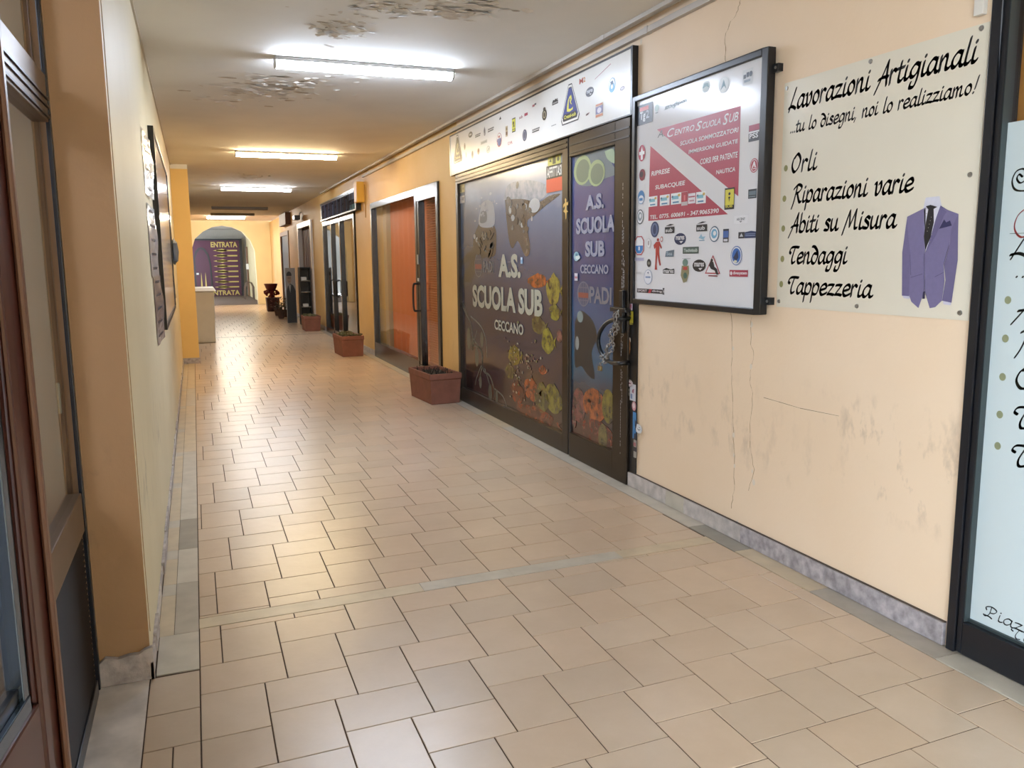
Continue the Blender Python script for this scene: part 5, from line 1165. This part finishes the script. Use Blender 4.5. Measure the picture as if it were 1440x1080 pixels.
MB().prism([(2.06, 26.55, .002), (2.4, 26.55, .002), (2.4, 27.0, .002), (2.06, 27.0, .002)], [(2.04, 26.53, .42), (2.42, 26.53, .42), (2.42, 27.02, .42), (2.04, 27.02, .42)], DKB).build('box', rp, bevel=.006)
bw = thing('flower_bowl', 'dark red flared flower bowl on a foot standing on the brown planter', 'bowl', (2.2, 26.75, .42))
MB().lathe([(.10, .003), (.11, .03), (.05, .10), (.06, .18), (.12, .22), (.16, .30), (.205, .42), (.215, .43), (.19, .42), (.12, .36)], (2.2, 26.75, .42), DKR).build('bowl', bw, smooth=True)
bq = MB(); RL = mat('red_flower', '#7A1E1E', .7, var=.3)
for k in range(46):
    a = random.uniform(0, 6.28); d = random.uniform(.13, .24)
    bq.blob((2.2 + d * math.cos(a), 26.72 + .8 * d * math.sin(a) - .02, .50 + random.uniform(0, .14)), (.035, .035, .03), RL, 6, .4)
bq.build('red_flowers', bw)
def potplant(x, y, h, label, c1, c2):
    r = thing('potted_plant', label, 'plant', (x, y, 0), 'small pots in front of the far dark door')
    MB().lathe([(.07, .002), (.10, .16), (.11, .17), (.11, .20), (.09, .20), (.085, .17)], (x, y, 0), mat('grey_brown_pot', '#5E4A40', .8, var=.2), 14).build('pot', r)
    o = MB(); ma, mb_ = mat('leaf_' + c1[1:], c1, .7, var=.3), mat('leaf_' + c2[1:], c2, .7, var=.3)
    for k in range(40):
        a = random.uniform(0, 6.28); d = random.uniform(0, .16); z = .2 + random.uniform(0, h); b = Vector((x + d * math.cos(a), y + d * math.sin(a), z)); w_ = .035
        t = Vector((math.cos(a), math.sin(a), random.uniform(-.2, .8))) * .08; s_ = Vector((-math.sin(a), math.cos(a), 0)) * w_
        o.face([b, b + t * .5 + s_, b + t, b + t * .5 - s_], random.choice([ma, mb_]))
    for k in range(6): a = k; o.tube([(x, y, .18), (x + .08 * math.cos(a), y + .08 * math.sin(a), .2 + h * .7)], .005, mb_, 4)
    o.build('foliage', r)
potplant(2.13, 23.1, .30, 'leafy potted plant nearest the portrait board', '#57523A', '#6E675A'); potplant(2.30, 23.7, .36, 'potted plant with pale tufts against the far wall', '#8A8474', '#4E4A38'); potplant(2.16, 24.4, .32, 'reddish potted plant nearest the brown planter', '#5E2A28', '#4A4634')

# ================================================================== portrait board and display cabinet
ad = thing('portrait_board', 'standing grey board printed with a dark-suited person', 'board', (2.2, 21.2, 0))
MB().box(2.10, 2.335, 21.20, 21.23, .004, 1.36, mat('grey_board', '#8E8A88', .5)).build('panel', ad)
pm = MB()
def yface(o, pts, Y, hexc): o.face([(x, Y, z) for x, z in pts], ink(hexc))
yface(pm, [(2.11, .01), (2.325, .01), (2.33, .80), (2.28, .93), (2.21, .98), (2.15, .92), (2.115, .8)], 21.1990, '#1E2026'); yface(pm, [(2.16, .95), (2.20, .75), (2.225, .95)], 21.1985, '#8A8A8C')
yface(pm, [(2.187 + .052 * math.cos(t), 1.10 + .13 * math.sin(t)) for t in [k * PI / 10 for k in range(20)]], 21.1980, '#8A7464'); yface(pm, [(2.187 + .06 * math.cos(t), 1.19 + .085 * math.sin(t)) for t in [-.3 + k * (PI + .6) / 12 for k in range(13)]], 21.1975, '#1B1715')
for x in (2.168, 2.206): yface(pm, [(x + .012 * math.cos(t), 1.115 + .012 * math.sin(t)) for t in [k * PI / 4 for k in range(8)]], 21.1970, '#241C18')
yface(pm, [(2.165, 1.035), (2.21, 1.035), (2.2, 1.022), (2.175, 1.022)], 21.1970, '#5A3A34'); yface(pm, [(2.184, 1.10), (2.192, 1.06), (2.178, 1.06)], 21.1970, '#75604F')
pm.build('portrait_print', ad)
cb = thing('display_cabinet', 'narrow black display cabinet with white shelf items beside the portrait board', 'cabinet', (2.48, 20.6, 0))
f = MB(); f.box(2.35, 2.61, 20.72, 20.76, .004, 1.38, BLACK); f.box(2.35, 2.37, 20.4, 20.72, .004, 1.38, BLACK); f.box(2.59, 2.61, 20.4, 20.72, .004, 1.38, BLACK); f.box(2.37, 2.59, 20.4, 20.72, 1.35, 1.38, BLACK); f.box(2.37, 2.59, 20.4, 20.72, .004, .06, BLACK)
f.build('body', cb)
for z in (.42, .78, 1.05): MB().box(2.372, 2.588, 20.42, 20.715, z, z + .015, CHROME).build('shelf', cb)
for x, z, lab, hh in ((2.48, .436, 'white box on the lower shelf of the black display cabinet', .07), (2.46, 1.066, 'white box on the upper shelf of the black display cabinet', .08)):
    MB().box(x - .07, x + .06, 20.48, 20.6, z, z + hh, WHITEPL).build('display_box', None, loc=(x, 20.54, z), bevel=.008, label=lab, category='box')

# ================================================================== white chest by the left wall
ch = thing('storage_chest', 'white lidded chest standing beyond the yellow pillar', 'chest', (.05, 17.0, 0))
MB().prism([(-.20, 16.66, .004), (.31, 16.66, .004), (.31, 17.5, .004), (-.20, 17.5, .004)], [(-.22, 16.62, .97), (.33, 16.62, .97), (.33, 17.54, .97), (-.22, 17.54, .97)], WHITEPL).build('body', ch, bevel=.015)
MB().prism([(-.23, 16.58, .972), (.37, 16.58, .972), (.37, 17.58, .972), (-.23, 17.58, .972)], [(-.2, 16.63, 1.04), (.33, 16.63, 1.04), (.33, 17.53, 1.04), (-.2, 17.53, 1.04)], mat('chest_lid_white', '#E2DFD8', .4)).build('lid', ch, bevel=.012)

# ================================================================== left wall notice board and loose posters
nb_ = thing('notice_board', 'long black framed poster board seen edge-on on the left wall', 'notice board', (WL, 7.8, 1.03))
f = MB(); zb, zt = 1.04, 2.42
f.box(WL + .001, WL + .038, 6.25, 6.29, zb, zt, BLACK); f.box(WL + .001, WL + .038, 9.36, 9.40, zb, zt, BLACK); f.box(WL + .001, WL + .038, 6.29, 9.36, zt - .03, zt, BLACK); f.box(WL + .001, WL + .038, 6.29, 9.36, zb, zb + .03, BLACK); f.box(WL + .001, WL + .012, 6.29, 9.36, zb + .03, zt - .03, BLACK)
f.build('frame', nb_)
sh = MB(); MB().box(WL + .0125, WL + .030, 6.30, 9.35, zb + .035, zt - .035, mat('glossy_poster', '#B9B0AE', .12, var=.25, vscale=4, bump=.3, bscale=3)).build('poster', nb_)
def lsheet(name, label, y0, y1, z0, z1, curl, hexc, bars_, nz=10):
    r = thing(name, label, 'poster', (WL, (y0 + y1) / 2, z0), 'loose posters on the left wall')
    pm_ = mat('left_poster_' + hexc[1:], hexc, .22, var=.15, vscale=6); o = MB(); bk = mat('poster_back', '#C9C4BC', .5)
    def p(a, b):
        y = y0 + (y1 - y0) * b / 4; z = z0 + (z1 - z0) * a / nz
        return (WL + .004 + curl * ((b / 4) ** 1.3) * (0.8 + .2 * math.sin(a * .5 + y0)) + .003 * math.sin(a * 1.1 + b * 2) * (b > 0), y, z)
    for i in range(nz):
        for j in range(4): o.face([p(i, j), p(i, j + 1), p(i + 1, j + 1), p(i + 1, j)], pm_)
    o.build('sheet', r)
    o = MB(); il = mat('poster_ink_line', '#3A3A40', .5)
    for i in range(1, nz, max(2, nz // bars_)):
        for j in range(1, 3):
            P = [Vector(p(i + da, j + db)) + Vector((.0012, 0, 0)) for da, db in ((0, 0), (0, 1), (.35, 1), (.35, 0))]
            o.face(P, il)
    o.build('printed_lines', r)
lsheet('poster', 'white curling poster at the upper left of the black board on the left wall', 5.28, 5.85, 1.90, 2.27, .03, '#CFCBC2', 3)
lsheet('poster', 'bluish poster below the white curling one on the left wall', 5.3, 6.0, 1.42, 1.85, .02, '#6E8296', 4)
lsheet('poster', 'dark torn poster lowest on the near side of the left wall board', 5.45, 6.15, 1.0, 1.42, .025, '#6E6468', 4)
lsheet('poster', 'pale poster beyond the far end of the left wall board', 9.6, 10.6, 1.1, 2.05, .02, '#9A948A', 5)
sr = thing('paper_bundle', 'small grey-blue bundle hanging on the far side of the left wall board', 'paper', (WL, 9.9, 1.5))
MB().blob((WL + .05, 9.54, 1.62), (.045, .12, .12), mat('grey_blue_paper', '#6E7A86', .6, var=.2), 8, .2).build('bundle', sr)

# ================================================================== LEFT SHOP: glazed panel (window_5), interior, and the brown door standing ajar (door_5)
LX = -0.40
w5 = structure('window_5', (LX, 2.4, 0)); BR2 = mat('brown_grey_aluminium', '#6E5C4C', .4, metal=.4, var=.06)
f = MB()
f.box(LX - .014, LX, 3.085, 3.118, .004, 2.92, DARKFRAME); f.box(LX - .05, LX, 0.63, 3.055, 1.945, 2.09, BR2); f.box(LX - .05, LX, 1.90, 1.96, .004, 1.945, BR2); f.box(LX - .05, LX - .002, 1.96, 3.055, .60, .735, BR2); f.box(LX - .05, LX - .002, 1.96, 3.055, .004, .06, DARKFRAME); f.box(LX - .05, LX, .63, 3.055, 2.86, 2.925, DARKFRAME); f.box(LX - .05, LX, .63, .69, .004, 2.86, DARKFRAME)
f.build('frame', w5, bevel=.003)
f = MB()
for z in (1.955, 1.985, 2.01): f.box(LX, LX + .006, .7, 3.05, z, z + .008, BLACK)
f.build('bead', w5)
MB().box(LX - .03, LX - .024, 1.96, 3.055, .735, 1.945, GLASS).box(LX - .03, LX - .024, .69, 3.055, 2.09, 2.86, GLASS).build('pane', w5)
f = MB()
for k in range(27): f.extr([(LX - .035, .062 + k * .02), (LX - .006, .072 + k * .02), (LX - .035, .081 + k * .02)], 'y', 1.96, 3.055, mat('ribbed_panel', '#2E2620', .65))
f.build('ribbed_panel', w5)
IN = mat('shop_inner_paint', '#AEB1BC', .7, var=.05)
MB().box(-3.2, -0.46, 3.12, 3.2, -.003, ZC, IN).build('wall_shop', kind='structure'); MB().box(-3.4, -3.2, .3, 3.2, -.003, ZC, IN).build('wall_shop_left', kind='structure'); MB().box(-3.4, -.62, .3, .4, -.003, ZC, IN).build('wall_shop_near', kind='structure')
MB().box(-3.4, -.455, .4, 3.12, -.03, -.0035, mat('shop_floor', '#8E857A', .4)).build('floor_shop', kind='structure'); MB().box(-3.4, -.455, .3, 3.2, ZC, ZC + .1, IN).build('ceiling_shop', kind='structure')
MB().box(-.52, -.455, 3.09, 3.119, 0, ZC, mat('shop_inner_post', '#8E8672', .7)).build('trim_6', kind='structure')
lamp(1.3, ZC, 'unseen strip lamp added to brighten the left shop', True, x0=-2.6, x1=-1.4, power=60, tint='#E6EEFF')  # out of view, added only to lighten the shop interior
so = thing('wall_socket', 'cream wall socket seen through the left shop glass', 'socket', (-.75, 3.11, 1.05))
pc = ony(62, 560, 3.115)
MB().box(pc.x - .06, pc.x + .05, 3.10, 3.119, pc.z - .055, pc.z + .05, mat('cream_plastic', '#C6BC9E', .5)).build('plate', so, bevel=.004)
f = MB()
for k in range(3): f.tube([(pc.x - .03, 3.0985, pc.z - .02 + k * .02), (pc.x - .03, 3.101, pc.z - .02 + k * .02)], .004, BLACK, 6)
f.build('holes', so)

# brown glazed door, hinged near the camera, ajar by about seven degrees
ang = math.radians(7); E0 = Vector((-0.289, 1.75, 0)); DV = Vector((math.sin(ang), math.cos(ang), 0)); NV_ = Vector((DV.y, -DV.x, 0))
d5 = structure('door_5', (E0 - DV * .98)[:])
def leafbox(o, t0, t1, z0, z1, n0, n1, mt):
    A_ = [E0 + DV * t + NV_ * n for t, n in ((t0, n0), (t1, n0), (t1, n1), (t0, n1))]
    o.prism([(p.x, p.y, z0) for p in A_], [(p.x, p.y, z1) for p in A_], mt)
RB = mat('red_brown_lacquer', '#43211A', .3, var=.12, vscale=7)
RB2 = mat('light_brown_edge', '#644432', .35, var=.08)
f = MB(); leafbox(f, -.135, 0, .02, 2.12, -.045, -.012, RB); leafbox(f, -.135, -.095, .02, 2.12, -.012, 0, RB); leafbox(f, -.022, 0, .02, 2.12, -.012, .0, RB2); leafbox(f, -.98, -.86, .02, 2.12, -.045, 0, RB); leafbox(f, -.86, -.135, 2.0, 2.12, -.045, 0, RB); leafbox(f, -.86, -.135, .02, .715, -.04, -.004, RB)
f.build('leaf_frame', d5, bevel=.006)
SB = mat('blue_grey_bead', '#5A6A7C', .18, metal=.8)
f = MB(); leafbox(f, -.165, -.135, .72, 2.0, -.04, -.018, BLACK); leafbox(f, -.19, -.165, .735, 2.0, -.04, -.010, SB); leafbox(f, -.86, -.165, .715, .745, -.04, -.008, SB); leafbox(f, -.86, -.19, .745, .77, -.04, -.018, BLACK); f.build('glazing_bead', d5, bevel=.002)
f = MB(); leafbox(f, -.86, -.18, .74, 2.0, -.03, -.024, GLASS); f.build('pane', d5)

# ================================================================== far gate with ENTRATA lettering
gt = thing('gate', 'purple painted gate with yellow arrows and ENTRATA lettering beyond the arch', 'gate', (1.0, 40.2, 0))
PUR = mat('purple_paint', '#430F2A', .5, var=.08, vscale=2); GY = 40.2
MB().box(-.6, 2.0, GY, GY + .06, .0, 2.5, PUR).build('panel', gt)
MB().box(2.0, 2.12, GY - .03, GY + .06, 0, 2.58, BLACK).box(-.6, 2.0, GY - .03, GY + .06, 2.5, 2.58, BLACK).build('frame', gt)
g = MB(); YE = ink('#B09A52')
def gq(x0, z0, x1, z1): g.face([(x0, GY - .006, z0), (x1, GY - .006, z0), (x1, GY - .006, z1), (x0, GY - .006, z1)], YE)
for k in range(8):
    z = .38 + k * .235
    gq(1.0, z, 1.9, z + .06); g.face([(.85, GY - .006, z + .03), (1.25, GY - .006, z + .11), (1.5, GY - .006, z + .03), (1.25, GY - .006, z - .05)], YE)
g.build('arrow_print', gt)
def gtext(st, x0, z0, x1, z1):
    vs_, fs_ = text_geo(st, .03); g2.add([(x0 + a * (x1 - x0), GY - .008, z0 + b * (z1 - z0)) for a, b in vs_], fs_, YE)
g2 = MB(); gtext('ENTRATA', .78, 2.2, 1.92, 2.44); gtext('ENTRATA', .62, .04, 1.92, .26); g2.build('lettering', gt)
ar = [(.02, 0), (.02, 1.75), (.10, 2.0), (.24, 2.17), (.38, 2.2), (.52, 2.13), (.66, 1.9), (.74, 1.5), (.78, 0)]
g = MB(); inn = [(x + (.06 if x < .38 else -.06), z - (.07 if z > .5 else 0)) for x, z in ar]
for a, b, c, d in zip(ar, ar[1:], inn[1:], inn): g.face([(p[0], GY - .02, p[1]) for p in (a, b, c, d)], BLACK)
g.build('arched_trim', gt)
g = MB(); g.face([(x, GY - .012, z) for x, z in inn], ink('#3E0F28'))
for x in (.3, .48): g.face([(x - .05, GY - .016, .2), (x + .05, GY - .016, .2), (x, GY - .016, 1.1)], YE)
g.build('wicket', gt); MB().box(.1, .2, GY - .08, GY - .02, .98, 1.06, CHROME).build('handle', gt)
rk = thing('rack', 'low curved metal rack beside the far gate', 'rack', (2.1, 36.5, 0))
for k, y in enumerate((35.9, 36.4, 36.9)):
    MB().tube([(2.28, y, .002), (2.28, y, .5), (2.2, y, .68), (2.05, y, .7), (1.95, y, .5), (1.92, y, .002)], .018, mat('rusty_rack', '#5A4636', .6), 6).build('hoop', rk)
pi_ = thing('drainpipe', 'brown pipe with a white joint on the hall wall', 'pipe', (2.26, 39, 0))
MB().tube([(2.26, 39.2, .002), (2.26, 39.2, 2.2)], .04, mat('brown_pipe', '#6A4A2E', .5), 8).build('pipe', pi_); MB().box(2.2, 2.31, 39.14, 39.26, 1.2, 1.45, WHITEPL).build('joint', pi_)
